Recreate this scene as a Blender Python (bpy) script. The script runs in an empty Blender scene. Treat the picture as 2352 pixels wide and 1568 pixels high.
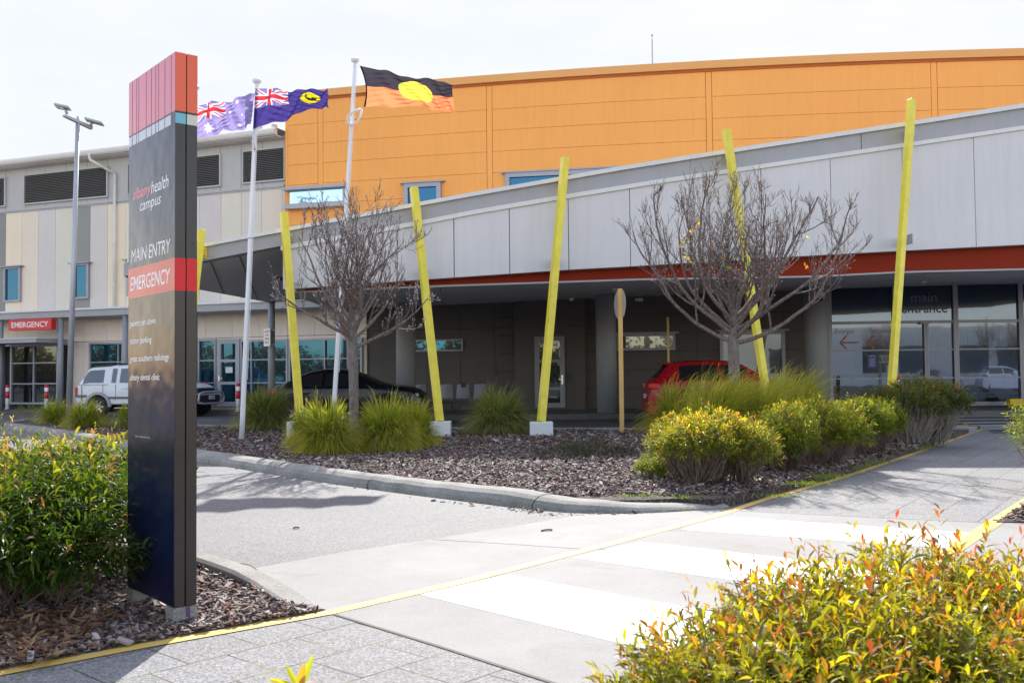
import bpy, math, random
import numpy as np
from mathutils import Vector, Matrix
from mathutils.geometry import tessellate_polygon
R = math.radians
SC = bpy.context.scene
COL = SC.collection
# ------------------------------------------------------------------ camera
H_CAM, FPX, CX, CY = 1.2, 2230.0, 1176.0, 784.0
PITCH, ROLL = math.atan(80/2230), R(0.57)
_f = Vector((0, math.cos(PITCH), math.sin(PITCH)))
_u0 = Vector((0, -math.sin(PITCH), math.cos(PITCH))); _r0 = Vector((1, 0, 0))
_r = _r0*math.cos(ROLL) - _u0*math.sin(ROLL)
_u = _u0*math.cos(ROLL) + _r0*math.sin(ROLL)
CAMP = Vector((0, 0, H_CAM))
cam = bpy.data.objects.new('camera', bpy.data.cameras.new('camera')); COL.objects.link(cam)
cam.matrix_world = Matrix(((_r.x, _u.x, -_f.x, 0), (_r.y, _u.y, -_f.y, 0), (_r.z, _u.z, -_f.z, H_CAM), (0, 0, 0, 1)))
cam.data.sensor_width = 36; cam.data.lens = FPX/2352*36; cam.data.clip_start = 0.05; cam.data.clip_end = 3000
cam.data.dof.use_dof = True; cam.data.dof.focus_distance = 13; cam.data.dof.aperture_fstop = 9
SC.camera = cam
# ------------------------------------------------------------------ light
SUN_EL, SUN_AZ = 36.2, 1.5          # azimuth measured from +Y (straight ahead) to the right
w = bpy.data.worlds.new('World'); SC.world = w; w.use_nodes = True
nt = w.node_tree; nt.nodes.clear()
out = nt.nodes.new('ShaderNodeOutputWorld'); bg = nt.nodes.new('ShaderNodeBackground')
sky = nt.nodes.new('ShaderNodeTexSky'); sky.sky_type = 'NISHITA'; sky.sun_disc = False
sky.sun_elevation = R(SUN_EL); sky.sun_rotation = R(SUN_AZ); sky.dust_density = 1.0; sky.air_density = 1.0
tc = nt.nodes.new('ShaderNodeTexCoord'); mp = nt.nodes.new('ShaderNodeMapping'); mp.inputs['Scale'].default_value = (1.2, 1.2, 4.0)
nz = nt.nodes.new('ShaderNodeTexNoise'); nz.inputs['Scale'].default_value = 1.6; nz.inputs['Detail'].default_value = 7; nz.inputs['Roughness'].default_value = .6
rp = nt.nodes.new('ShaderNodeValToRGB'); rp.color_ramp.elements[0].position = .38; rp.color_ramp.elements[1].position = .68
# a thin bright veil of cloud on the sun's side of the sky, clear blue behind the photographer
mx = nt.nodes.new('ShaderNodeMixRGB'); mlt = nt.nodes.new('ShaderNodeMath'); mlt.operation = 'MULTIPLY'
cr_ = nt.nodes.new('ShaderNodeValToRGB'); cr_.color_ramp.elements[0].position = .4; cr_.color_ramp.elements[1].position = .62
cr_.color_ramp.elements[0].color = (2.0, 2.1, 2.26, 1); cr_.color_ramp.elements[1].color = (2.27, 2.28, 2.31, 1)
sx = nt.nodes.new('ShaderNodeSeparateXYZ'); mr_ = nt.nodes.new('ShaderNodeMapRange'); mr_.inputs['From Min'].default_value = .6; mr_.inputs['From Max'].default_value = .85
mr_.inputs['To Min'].default_value = 0; mr_.inputs['To Max'].default_value = 1; mr_.interpolation_type = 'SMOOTHSTEP'
tint = nt.nodes.new('ShaderNodeMixRGB'); tint.blend_type = 'MULTIPLY'; tint.inputs['Fac'].default_value = 1; tint.inputs['Color2'].default_value = (1.3, 1.01, .84, 1)
nt.links.new(tc.outputs['Generated'], mp.inputs[0]); nt.links.new(mp.outputs[0], nz.inputs['Vector'])
rp.color_ramp.elements[0].color = (1, 1, 1, 1); rp.color_ramp.elements[1].color = (1, 1, 1, 1)
nt.links.new(nz.outputs['Fac'], rp.inputs[0]); nt.links.new(rp.outputs[0], mlt.inputs[0]); nt.links.new(mlt.outputs[0], mx.inputs['Fac'])
nt.links.new(tc.outputs['Generated'], sx.inputs[0]); nt.links.new(sx.outputs['Y'], mr_.inputs[0]); nt.links.new(mr_.outputs[0], mlt.inputs[1])
nt.links.new(nz.outputs['Fac'], cr_.inputs[0]); nt.links.new(cr_.outputs[0], mx.inputs['Color2'])
nt.links.new(sky.outputs[0], tint.inputs['Color1']); nt.links.new(tint.outputs[0], mx.inputs['Color1']); nt.links.new(mx.outputs[0], bg.inputs[0]); nt.links.new(bg.outputs[0], out.inputs[0])
bg.inputs[1].default_value = .135
sl = bpy.data.lights.new('sun', 'SUN'); sl.energy = 2.45; sl.angle = R(.5); sl.color = (1, .96, .9)
so = bpy.data.objects.new('sun', sl); COL.objects.link(so)
sd = Vector((math.sin(R(SUN_AZ))*math.cos(R(SUN_EL)), math.cos(R(SUN_AZ))*math.cos(R(SUN_EL)), math.sin(R(SUN_EL))))
so.rotation_mode = 'QUATERNION'; so.rotation_quaternion = sd.to_track_quat('Z', 'Y'); so.location = (0, 0, 30)
SC.view_settings.view_transform = 'Standard'; SC.view_settings.look = 'None'
SC.view_settings.exposure = 1.75; SC.view_settings.gamma = 1; SC.view_settings.use_curve_mapping = False
# ------------------------------------------------------------------ pixel (2352 x 1568) to world helpers
def ray(x, y): return _f + _r*((x-CX)/FPX) + _u*((CY-y)/FPX)
def G(x, y, z=0.0):
    d = ray(x, y); t = (z-H_CAM)/d.z; return CAMP + d*t
def G2(x, y, z=0.0):
    p = G(x, y, z); return (p.x, p.y)
def PY(x, y, Y):
    d = ray(x, y); return CAMP + d*(Y/d.y)
class Surf:                                   # vertical wall Y = f(X); off = metres towards the camera
    def __init__(s, f, df): s.f, s.df = f, df
    def n(s, X):
        m = s.df(X); k = math.sqrt(1+m*m); return (m/k, -1/k)
    def pt(s, X, z, off=0.0):
        n = s.n(X); return (X+n[0]*off, s.f(X)+n[1]*off, z)
    def inv(s, x, y, off=0.0):
        d = ray(x, y); Y = 30.0; X = 0
        for i in range(40):
            X = d.x/d.y*Y; m = s.df(X); Y = s.f(X) - off*math.sqrt(1+m*m)
        z = H_CAM + d.z/d.y*Y
        return (X - s.n(X)[0]*off, z)
    def X(s, x, y, off=0.0): return s.inv(x, y, off)[0]
    def z(s, x, y, off=0.0): return s.inv(x, y, off)[1]
    def strip(s, mb, st, o0, o1):             # st = [(X, zb, zt)...]
        n = len(st); F = []
        for (X, zb, zt) in st:
            F.append((s.pt(X, zb, o0), s.pt(X, zt, o0), s.pt(X, zt, o1), s.pt(X, zb, o1)))
        b = len(mb.v)
        for q in F: mb.v += list(q)
        for i in range(n-1):
            a, c = b+4*i, b+4*i+4
            for k in range(4):
                mb.face([a+k, a+(k+1) % 4, c+(k+1) % 4, c+k])
        mb.face([b, b+3, b+2, b+1]); e = b+4*(n-1); mb.face([e, e+1, e+2, e+3])
    def box(s, mb, X0, X1, z0, z1, o0, o1, seg=None):
        k = seg or 1
        s.strip(mb, [(X0+(X1-X0)*i/k, z0, z1) for i in range(k+1)], o0, o1)
    def pbox(s, mb, x0, y0, x1, y1, o0, o1, seg=None):      # from two opposite corners in the photo
        (Xa, za), (Xb, zb) = s.inv(x0, y0, o1), s.inv(x1, y1, o1)
        s.box(mb, min(Xa, Xb), max(Xa, Xb), min(za, zb), max(za, zb), o0, o1, seg)
WING = Surf(lambda X: 33.2 - .3797*(X+7.75), lambda X: -.3797)
MAIN = Surf(lambda X: 31.05 - .2065*X + .0052*X*X if X < 19 else 29.0, lambda X: -.2065+.0104*X if X < 19 else 0.0)
FAS = Surf(lambda X: 19.3 + .129*(X+4.5), lambda X: .129)
# ------------------------------------------------------------------ mesh builder
ORG = {}
def org(o): return ORG.get(o.name, Vector((0, 0, 0)))
class MB:
    def __init__(s): s.v, s.f, s.m, s.cm = [], [], [], 0
    def face(s, idx): s.f.append(tuple(idx)); s.m.append(s.cm)
    def quad(s, *p):
        b = len(s.v); s.v += [tuple(q) for q in p]; s.face(range(b, b+len(p)))
    def hexa(s, P):
        b = len(s.v); s.v += [tuple(q) for q in P]
        for q in ((0, 3, 2, 1), (4, 5, 6, 7), (0, 1, 5, 4), (1, 2, 6, 5), (2, 3, 7, 6), (3, 0, 4, 7)): s.face([b+k for k in q])
    def box(s, x0, x1, y0, y1, z0, z1):
        s.hexa([(x0, y0, z0), (x1, y0, z0), (x1, y1, z0), (x0, y1, z0), (x0, y0, z1), (x1, y0, z1), (x1, y1, z1), (x0, y1, z1)])
    def obox(s, c, ax, ay, az):               # centre and three half-axis vectors
        c, ax, ay, az = Vector(c), Vector(ax), Vector(ay), Vector(az)
        s.hexa([c-ax-ay-az, c+ax-ay-az, c+ax+ay-az, c-ax+ay-az, c-ax-ay+az, c+ax-ay+az, c+ax+ay+az, c-ax+ay+az])
    def bar(s, p0, p1, w0, w1=None, side=(0, 1, 0), d0=None, d1=None):
        p0, p1 = Vector(p0), Vector(p1); w1 = w0 if w1 is None else w1
        d0 = w0 if d0 is None else d0; d1 = w1 if d1 is None else d1
        t = (p1-p0).normalized(); b = Vector(side); b = (b-t*b.dot(t)).normalized(); a = b.cross(t)
        P = []
        for p, ww, dd in ((p0, w0/2, d0/2), (p1, w1/2, d1/2)):
            P += [p-a*ww-b*dd, p+a*ww-b*dd, p+a*ww+b*dd, p-a*ww+b*dd]
        s.hexa(P)
    def tube(s, pts, rad, n=8, cap=True):
        pts = [Vector(p) for p in pts]; b = len(s.v); k = len(pts)
        if not hasattr(rad, '__len__'): rad = [rad]*k
        ref = None
        for i, p in enumerate(pts):
            t = (pts[min(i+1, k-1)] - pts[max(i-1, 0)])
            if t.length < 1e-9: t = Vector((0, 0, 1))
            t.normalize()
            if ref is None: ref = Vector((1, 0, 0)) if abs(t.x) < .8 else Vector((0, 1, 0))
            ref = (ref - t*ref.dot(t)); ref = ref.normalized() if ref.length > 1e-6 else t.orthogonal().normalized()
            c = t.cross(ref)
            for j in range(n):
                a = 2*math.pi*j/n; q = p + (ref*math.cos(a) + c*math.sin(a))*rad[i]; s.v.append((q.x, q.y, q.z))
        for i in range(k-1):
            for j in range(n):
                s.face([b+i*n+j, b+i*n+(j+1) % n, b+(i+1)*n+(j+1) % n, b+(i+1)*n+j])
        if cap:
            s.face([b+j for j in range(n)][::-1]); s.face([b+(k-1)*n+j for j in range(n)])
    def lathe(s, c, prof, n=20, axis='z'):    # prof = [(r, h)...]
        b = len(s.v); c = Vector(c)
        for (r, h) in prof:
            for j in range(n):
                a = 2*math.pi*j/n; ca, sa = math.cos(a)*r, math.sin(a)*r
                q = {'z': (ca, sa, h), 'y': (ca, h, sa), 'x': (h, ca, sa)}[axis]
                s.v.append((c.x+q[0], c.y+q[1], c.z+q[2]))
        for i in range(len(prof)-1):
            for j in range(n): s.face([b+i*n+j, b+i*n+(j+1) % n, b+(i+1)*n+(j+1) % n, b+(i+1)*n+j])
        s.face([b+j for j in range(n)][::-1]); s.face([b+(len(prof)-1)*n+j for j in range(n)])
    def poly(s, pts, z0, z1=None):            # flat polygon; with z1 also walls down to z0
        P = [Vector((p[0], p[1], 0)) for p in pts]; zt = z0 if z1 is None else z1
        tri = tessellate_polygon([P]); b = len(s.v); s.v += [(p.x, p.y, zt) for p in P]
        for t in tri:
            a, c, d = [P[i] for i in t]
            up = (c-a).cross(d-a).z > 0
            s.face([b+i for i in (t if up else t[::-1])])
        if z1 is not None:
            n = len(P); c = len(s.v); s.v += [(p.x, p.y, z0) for p in P]
            for i in range(n): s.face([b+i, c+i, c+(i+1) % n, b+(i+1) % n])
    def build(s, name, mats, parent=None, smooth=False, cols=None, local=False):
        me = bpy.data.meshes.new(name)
        V = s.v
        if parent is not None and not local:
            o = org(parent)
            if o.length > 0: V = [(p[0]-o.x, p[1]-o.y, p[2]-o.z) for p in V]
        me.from_pydata(V, [], s.f)
        if not isinstance(mats, (list, tuple)): mats = [mats]
        for m in mats: me.materials.append(m)
        if len(mats) > 1: me.polygons.foreach_set('material_index', s.m)
        if smooth: me.polygons.foreach_set('use_smooth', [True]*len(me.polygons))
        if cols is not None:
            ca = me.color_attributes.new('Col', 'FLOAT_COLOR', 'POINT'); ca.data.foreach_set('color', np.asarray(cols, dtype=np.float32).ravel())
        me.update()
        ob = bpy.data.objects.new(name, me); COL.objects.link(ob)
        if parent is not None:
            ob.parent = parent; ORG[ob.name] = Vector((0, 0, 0)) if local else org(parent)
        return ob
def bevel(o, wd=.01, seg=2):
    m = o.modifiers.new('bevel', 'BEVEL'); m.width = wd; m.segments = seg; m.limit_method = 'ANGLE'; m.angle_limit = R(35); return o
def tag(o, label=None, cat=None, group=None, kind=None):
    if label: o['label'] = label
    if cat: o['category'] = cat
    if group: o['group'] = group
    if kind: o['kind'] = kind
    return o
def empty(name, loc, label=None, cat=None, group=None, rz=0):
    o = bpy.data.objects.new(name, None); COL.objects.link(o); o.location = loc; o.rotation_euler = (0, 0, rz)
    o.empty_display_size = .2; ORG[o.name] = Vector(loc)
    return tag(o, label, cat, group)
def copy_tree(o, parent=None):
    c = o.copy(); COL.objects.link(c)
    if parent: c.parent = parent
    for ch in list(o.children): copy_tree(ch, c)
    return c
# ------------------------------------------------------------------ materials
MATS = {}
def newmat(name):
    m = bpy.data.materials.new(name); m.use_nodes = True; n = m.node_tree; b = n.nodes['Principled BSDF']; return m, n, b
def noise(n, scale, detail=4, rough=.6, src='Position', vec=None, dist=0):
    t = n.nodes.new('ShaderNodeTexNoise'); t.inputs['Scale'].default_value = scale; t.inputs['Detail'].default_value = detail
    t.inputs['Roughness'].default_value = rough; t.inputs['Distortion'].default_value = dist
    if vec is None:
        g = n.nodes.new('ShaderNodeNewGeometry'); vec = g.outputs['Position']
    n.links.new(vec, t.inputs['Vector']); return t.outputs['Fac']
def ramp(n, src, stops):
    r = n.nodes.new('ShaderNodeValToRGB'); e = r.color_ramp.elements
    while len(e) < len(stops): e.new(.5)
    for i, (p, c) in enumerate(stops):
        e[i].position = p; e[i].color = (*c, 1) if len(c) == 3 else c
    n.links.new(src, r.inputs[0]); return r.outputs[0]
def mixc(n, fac, a, b, mode='MIX'):
    x = n.nodes.new('ShaderNodeMixRGB'); x.blend_type = mode
    for sock, v in ((x.inputs['Fac'], fac), (x.inputs['Color1'], a), (x.inputs['Color2'], b)):
        if hasattr(v, 'is_linked') or hasattr(v, 'links'): n.links.new(v, sock)
        elif isinstance(v, (int, float)): sock.default_value = v
        else: sock.default_value = (*v, 1)
    return x.outputs[0]
def addbump(n, b, src, strength=.3, dist=.01):
    u = n.nodes.new('ShaderNodeBump'); u.inputs['Strength'].default_value = strength; u.inputs['Distance'].default_value = dist
    n.links.new(src, u.inputs['Height']); n.links.new(u.outputs[0], b.inputs['Normal'])
def M(name, col, rough=.6, metal=0.0, var=.08, scale=3.0, bump=0, bscale=60, spec=.5, coat=0, streak=0):
    if name in MATS: return MATS[name]
    m, n, b = newmat(name)
    c = ramp(n, noise(n, scale, 5), [(.3, tuple(k*(1-var) for k in col)), (.7, tuple(min(1, k*(1+var)) for k in col))])
    if streak:                                 # weather streaks running down the face
        g = n.nodes.new('ShaderNodeNewGeometry'); mpp = n.nodes.new('ShaderNodeMapping'); mpp.inputs['Scale'].default_value = (5, 5, .35)
        n.links.new(g.outputs['Position'], mpp.inputs[0])
        s = ramp(n, noise(n, 1.6, 6, .7, vec=mpp.outputs[0]), [(.42, (1, 1, 1)), (.75, (1-streak, 1-streak, 1-streak*1.05))])
        c = mixc(n, 1.0, c, s, 'MULTIPLY')
    n.links.new(c, b.inputs['Base Color'])
    rr = n.nodes.new('ShaderNodeMapRange'); n.links.new(noise(n, scale*4, 3), rr.inputs[0])
    rr.inputs['To Min'].default_value = max(0, rough-.06); rr.inputs['To Max'].default_value = min(1, rough+.06); n.links.new(rr.outputs[0], b.inputs['Roughness'])
    b.inputs['Metallic'].default_value = metal; b.inputs['Specular IOR Level'].default_value = spec; b.inputs['Coat Weight'].default_value = coat
    b.inputs['Coat Roughness'].default_value = .05
    if bump: addbump(n, b, noise(n, bscale, 4), bump)
    MATS[name] = m; return m
def glassmat(name, tint, refl, rough=.015, base=(.01, .015, .02), wav=.02):
    m, n, b = newmat(name); b.inputs['Base Color'].default_value = (*base, 1); b.inputs['Roughness'].default_value = .1
    g = n.nodes.new('ShaderNodeBsdfGlossy'); g.inputs['Color'].default_value = (*tint, 1); g.inputs['Roughness'].default_value = rough
    mixs = n.nodes.new('ShaderNodeMixShader'); o = n.nodes['Material Output']
    lw = n.nodes.new('ShaderNodeLayerWeight'); lw.inputs[0].default_value = .25
    mr = n.nodes.new('ShaderNodeMapRange'); mr.inputs['To Min'].default_value = refl; mr.inputs['To Max'].default_value = min(1, refl+.5)
    n.links.new(lw.outputs['Fresnel'], mr.inputs[0]); n.links.new(mr.outputs[0], mixs.inputs[0])
    n.links.new(b.outputs[0], mixs.inputs[1]); n.links.new(g.outputs[0], mixs.inputs[2]); n.links.new(mixs.outputs[0], o.inputs[0])
    u = n.nodes.new('ShaderNodeBump'); u.inputs['Strength'].default_value = wav; u.inputs['Distance'].default_value = .1
    n.links.new(noise(n, .9, 2), u.inputs['Height']); n.links.new(u.outputs[0], g.inputs['Normal'])
    return m
def leafmat(name, trans=.5, rough=.38, spec=.5):
    m, n, b = newmat(name); a = n.nodes.new('ShaderNodeVertexColor'); a.layer_name = 'Col'
    n.links.new(a.outputs[0], b.inputs['Base Color']); b.inputs['Roughness'].default_value = rough; b.inputs['Specular IOR Level'].default_value = spec
    t = n.nodes.new('ShaderNodeBsdfTranslucent'); n.links.new(mixc(n, 1.0, a.outputs[0], (1.35, 1.3, .5), 'MULTIPLY'), t.inputs[0])
    mixs = n.nodes.new('ShaderNodeMixShader'); mixs.inputs[0].default_value = trans; o = n.nodes['Material Output']
    n.links.new(b.outputs[0], mixs.inputs[1]); n.links.new(t.outputs[0], mixs.inputs[2]); n.links.new(mixs.outputs[0], o.inputs[0])
    return m
def speckmat(name, cols, sc, rough=.85, bump=.4, big=.5, stain=(.8, .8, .8), bd=.004):
    m, n, b = newmat(name)
    g = n.nodes.new('ShaderNodeNewGeometry'); v = n.nodes.new('ShaderNodeTexVoronoi'); v.inputs['Scale'].default_value = sc
    n.links.new(g.outputs['Position'], v.inputs['Vector'])
    sep = n.nodes.new('ShaderNodeSeparateColor'); n.links.new(v.outputs['Color'], sep.inputs[0])
    c = ramp(n, sep.outputs[0], [(i/(len(cols)-1), k) for i, k in enumerate(cols)])
    s = ramp(n, noise(n, big, 6, .65), [(.35, stain), (.65, (1, 1, 1))])
    c = mixc(n, 1.0, c, s, 'MULTIPLY'); s2 = ramp(n, noise(n, 1.9, 4, .55, dist=.6), [(.6, (1, 1, 1)), (.72, (.84, .84, .83))])
    n.links.new(mixc(n, 1.0, c, s2, 'MULTIPLY'), b.inputs['Base Color']); b.inputs['Roughness'].default_value = rough
    addbump(n, b, v.outputs['Distance'], bump, bd); return m
def c3(a, k=1.0): return (a*k, a*k, a*k)
m_asph = speckmat('asphalt', [(.1, .1, .1), (.15, .15, .15), (.21, .205, .20)], 70, .8, .5, .35, (.78, .78, .8))
m_road = speckmat('road_asphalt', [(.075, .075, .08), (.1, .1, .105), (.13, .13, .13)], 60, .85, .4, .3, (.8, .8, .8))
m_conc = speckmat('concrete', [(.24, .235, .225), (.275, .27, .26), (.31, .305, .29)], 240, .85, .12, 1.1, (.82, .82, .8), .002)
m_kerb = speckmat('kerb_concrete', [(.22, .21, .19), (.3, .29, .265), (.37, .36, .33)], 120, .9, .25, 2.2, (.62, .62, .6), .003)
m_fp = speckmat('footpath_concrete', [(.1, .1, .1), (.14, .14, .135), (.17, .17, .165)], 120, .9, .2, 1.5, (.75, .75, .75), .003)
m_white = M('white_road_paint', (.83, .83, .82), .6, var=.05, scale=6)
def papaint(name, col, worn, k):
    m, n, b = newmat(name)
    c = mixc(n, ramp(n, noise(n, 22, 8, .75), [(k, (0, 0, 0)), (k+.1, (1, 1, 1))]), worn, col)
    n.links.new(c, b.inputs['Base Color']); b.inputs['Roughness'].default_value = .7; addbump(n, b, noise(n, 150, 3), .25, .003); return m
m_yel = papaint('yellow_kerb_paint', (.62, .4, .07), (.5, .42, .22), .38)
def paver(name, ang, ox, oy):
    m, n, b = newmat(name)
    g = n.nodes.new('ShaderNodeNewGeometry'); mpn = n.nodes.new('ShaderNodeMapping'); mpn.vector_type = 'TEXTURE'
    mpn.inputs['Location'].default_value = (ox, oy, 0); mpn.inputs['Rotation'].default_value = (0, 0, ang)
    n.links.new(g.outputs['Position'], mpn.inputs[0])
    br = n.nodes.new('ShaderNodeTexBrick'); br.inputs['Scale'].default_value = 1; br.inputs['Brick Width'].default_value = .352; br.inputs['Row Height'].default_value = .352
    br.inputs['Mortar Size'].default_value = .0045; br.inputs['Mortar Smooth'].default_value = .2; br.offset = .5
    br.inputs['Color1'].default_value = (.9, .9, .9, 1); br.inputs['Color2'].default_value = (1, 1, 1, 1); br.inputs['Mortar'].default_value = (1, 1, 1, 1)
    n.links.new(mpn.outputs[0], br.inputs['Vector'])
    v = n.nodes.new('ShaderNodeTexVoronoi'); v.inputs['Scale'].default_value = 110; n.links.new(g.outputs['Position'], v.inputs['Vector'])
    sep = n.nodes.new('ShaderNodeSeparateColor'); n.links.new(v.outputs['Color'], sep.inputs[0])
    c = ramp(n, sep.outputs[0], [(0, (.13, .13, .13)), (.35, (.19, .19, .19)), (.7, (.26, .255, .25)), (1, (.34, .335, .325))])
    c = mixc(n, 1.0, c, br.outputs['Color'], 'MULTIPLY')
    c = mixc(n, 1.0, c, ramp(n, noise(n, .8, 5), [(.35, (.85, .85, .85)), (.65, (1, 1, 1))]), 'MULTIPLY')
    moss = ramp(n, noise(n, 2.2, 3), [(.45, (.035, .03, .025)), (.6, (.16, .17, .03))])
    c = mixc(n, br.outputs['Fac'], c, moss)
    n.links.new(c, b.inputs['Base Color']); b.inputs['Roughness'].default_value = .85
    h = n.nodes.new('ShaderNodeMath'); h.operation = 'SUBTRACT'; n.links.new(v.outputs['Distance'], h.inputs[0]); n.links.new(br.outputs['Fac'], h.inputs[1])
    addbump(n, b, h.outputs[0], .5, .004); return m
m_soil = speckmat('mulch_soil', [(.035, .025, .02), (.09, .065, .055), (.05, .04, .035), (.2, .17, .16)], 38, .95, .8, .6, (.6, .6, .6), .02)
m_chip, _n, _b = newmat('bark_chip'); _a = _n.nodes.new('ShaderNodeVertexColor'); _a.layer_name = 'Col'
_n.links.new(_a.outputs[0], _b.inputs['Base Color']); _b.inputs['Roughness'].default_value = .8
m_leaf = leafmat('leaf', .55, .44, .38); m_grass = leafmat('grass_blade', .5, .45, .35)
m_flag = leafmat('flag_cloth', .5, .8, .1)
for nn in m_flag.node_tree.nodes:
    if nn.type == 'MIX_RGB': nn.inputs['Color2'].default_value = (1, 1, 1, 1)
m_twig = M('twig_bark', (.17, .12, .095), .8, var=.3, scale=20)
def barkmat(name, c0, c1, sc=(60, 60, 9)):
    m, n, b = newmat(name); g = n.nodes.new('ShaderNodeNewGeometry'); q = n.nodes.new('ShaderNodeMapping'); q.inputs['Scale'].default_value = sc
    n.links.new(g.outputs['Position'], q.inputs[0]); f = noise(n, 1, 6, .7, vec=q.outputs[0])
    n.links.new(ramp(n, f, [(.35, c0), (.65, c1)]), b.inputs['Base Color']); b.inputs['Roughness'].default_value = .8; addbump(n, b, f, .8, .01); return m
m_bark = barkmat('tree_bark', (.07, .05, .04), (.27, .225, .2))
m_branch = barkmat('branch_bark', (.06, .034, .026), (.27, .215, .19), (30, 30, 30))
m_orange = M('orange_cladding', (1.0, .4, .075), .5, var=.05, scale=.35, streak=.07)
m_orange2 = M('orange_capping', (.8, .37, .1), .5, var=.03, scale=1)
m_joint = M('orange_joint', (.5, .14, .03), .8)
m_wgrey = M('upper_wall_grey', (.5, .485, .47), .6, var=.05, scale=1, streak=.08)
m_cream = M('cream_metal', (.74, .69, .63), .45, var=.04, streak=.08)
m_ledge = M('ledge_metal', (.42, .42, .44), .45)
m_alu = M('grey_frame', (.32, .32, .36), .4, .3, var=.05)
m_beige = M('beige_wall', (.88, .76, .66), .7, var=.05, scale=1, streak=.06)
m_dwall = M('taupe_wall', (.125, .113, .106), .75, var=.06, scale=1, streak=.08)
m_band = M('grey_fascia', (.36, .355, .37), .5, var=.04, streak=.06)
m_fwhite = M('white_fascia_panel', (.66, .64, .65), .6, var=.03, scale=.8, streak=.08)
m_trim = M('cream_trim', (.7, .69, .68), .45, var=.03, streak=.1)
m_red = M('rust_red_fascia', (.24, .02, .004), .6, var=.06, scale=1, spec=.15)
m_soff = M('soffit_grey', (.82, .81, .81), .7, var=.05, scale=.7)
m_dark = M('dark_gap', (.02, .02, .022), .8)
m_louv = M('louvre_blade', (.13, .125, .12), .45)
m_col = M('grey_column', (.3, .31, .33), .55, var=.05, scale=1.5, streak=.08)
m_post = M('yellow_post_paint', (.8, .66, .05), .38, var=.1, scale=5, spec=.5, streak=.08)
m_base = M('white_base_paint', (.72, .71, .70), .7, var=.05, scale=8, bump=.15)
m_pole = M('white_pole_paint', (.78, .78, .8), .35, var=.03)
m_galv = M('galvanised_steel', (.42, .43, .46), .45, .3, var=.06)
m_black = M('black_paint', (.018, .018, .02), .35)
m_rubber = M('rubber', (.02, .02, .02), .8)
m_chrome = M('polished_metal', (.6, .6, .62), .2, .9)
m_redp = M('red_paint', (.62, .02, .02), .4)
m_whitep = M('white_paint', (.78, .78, .78), .45)
m_tan = M('tan_post_paint', (.68, .42, .14), .5)
g_teal = glassmat('teal_glass', (.022, .14, .27), .5, base=(.01, .04, .055))
g_pale = glassmat('pale_glass', (.6, .85, .95), .55, base=(.3, .45, .5))
g_dark = glassmat('dark_glass', (.45, .55, .6), .14, base=(.006, .008, .01))
g_ent = glassmat('entrance_glass', (.26, .38, .62), .15, base=(.006, .01, .012), wav=.01)
g_car = glassmat('car_glass', (.8, .85, .9), .1, base=(.006, .007, .008), wav=0)
m_tlight = M('tail_light', (.6, .02, .015), .15, spec=.8); m_hlight = M('head_light', (.6, .62, .65), .1, .5)
m_under = M('under_black', (.012, .012, .012), .9)
# ------------------------------------------------------------------ lettering
def text_mesh(name, string, O, U, V, mat, parent, shear=0.0, bold=0.0, lift=.002, thick=.002, label=None, spacing=1.0):
    """O = left end of the baseline, U = vector along the whole word, V = cap height vector"""
    def mk(t):
        cu = bpy.data.curves.new('t', 'FONT'); cu.body = t; cu.extrude = 0; cu.offset = bold; cu.space_character = spacing; cu.resolution_u = 4
        ob = bpy.data.objects.new('t', cu); me = bpy.data.meshes.new_from_object(ob); bpy.data.objects.remove(ob); bpy.data.curves.remove(cu); return me
    h = mk('H'); cap = max(v.co.y for v in h.vertices) - min(v.co.y for v in h.vertices); bpy.data.meshes.remove(h)
    me = mk(string); P = [(v.co.x + shear*v.co.y, v.co.y) for v in me.vertices]
    x0 = min(p[0] for p in P); x1 = max(p[0] for p in P)
    O, U, V = Vector(O), Vector(U), Vector(V); N = U.cross(V).normalized()
    mb = MB(); Q = [O + U*((px-x0)/(x1-x0)) + V*(py/cap) for px, py in P]
    mb.v = [tuple(q+N*lift) for q in Q] + [tuple(q+N*(lift-thick)) for q in Q]; n = len(Q)
    cnt = {}
    for p in me.polygons:
        vs = list(p.vertices); mb.face(vs); mb.face([k+n for k in vs][::-1])
        for a, b in zip(vs, vs[1:]+vs[:1]): cnt[(a, b)] = cnt.get((a, b), 0)+1
    for (a, b) in cnt:
        if (b, a) not in cnt: mb.face([b, a, a+n, b+n])
    bpy.data.meshes.remove(me)
    o = mb.build(name, mat, parent)
    if label: o['label'] = label
    return o
# ================================================================== GROUND
def struct(o): o['kind'] = 'structure'; return o
def offs(pts, d):
    """offset an open polyline to its right by d"""
    r = []
    for i, p in enumerate(pts):
        a = Vector(pts[max(i-1, 0)]); b = Vector(pts[min(i+1, len(pts)-1)]); t = (b-a).normalized()
        r.append((p[0]+t.y*d, p[1]-t.x*d))
    return r
def smooth(pts, it=2):
    for _ in range(it):
        q = [pts[0]]
        for a, b in zip(pts, pts[1:]):
            a, b = Vector(a), Vector(b); q += [tuple(a.lerp(b, .25)), tuple(a.lerp(b, .75))]
        pts = q + [pts[-1]]
    return pts
def sheet(name, pts, z, mat, z0=None):
    mb = MB(); mb.poly(pts, z if z0 is None else z0, None if z0 is None else z); return struct(mb.build(name, mat))
mb = MB(); mb.quad((-400, -300, 0), (400, -300, 0), (400, 400, 0), (-400, 400, 0)); struct(mb.build('ground', m_road))
L1 = [G2(*p) for p in [(-160, 1580), (0, 1545), (316.6, 1485), (746, 1408.5), (1060, 1336), (1376, 1254.7), (1634.7, 1186.5), (1758.9, 1145), (1916, 1101.7), (2090, 1043.7), (2251.5, 986.6)]]
L1 = [(L1[0][0]-2.6, L1[0][1]-2.3)] + L1
L1o = offs(L1, .085)
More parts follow.
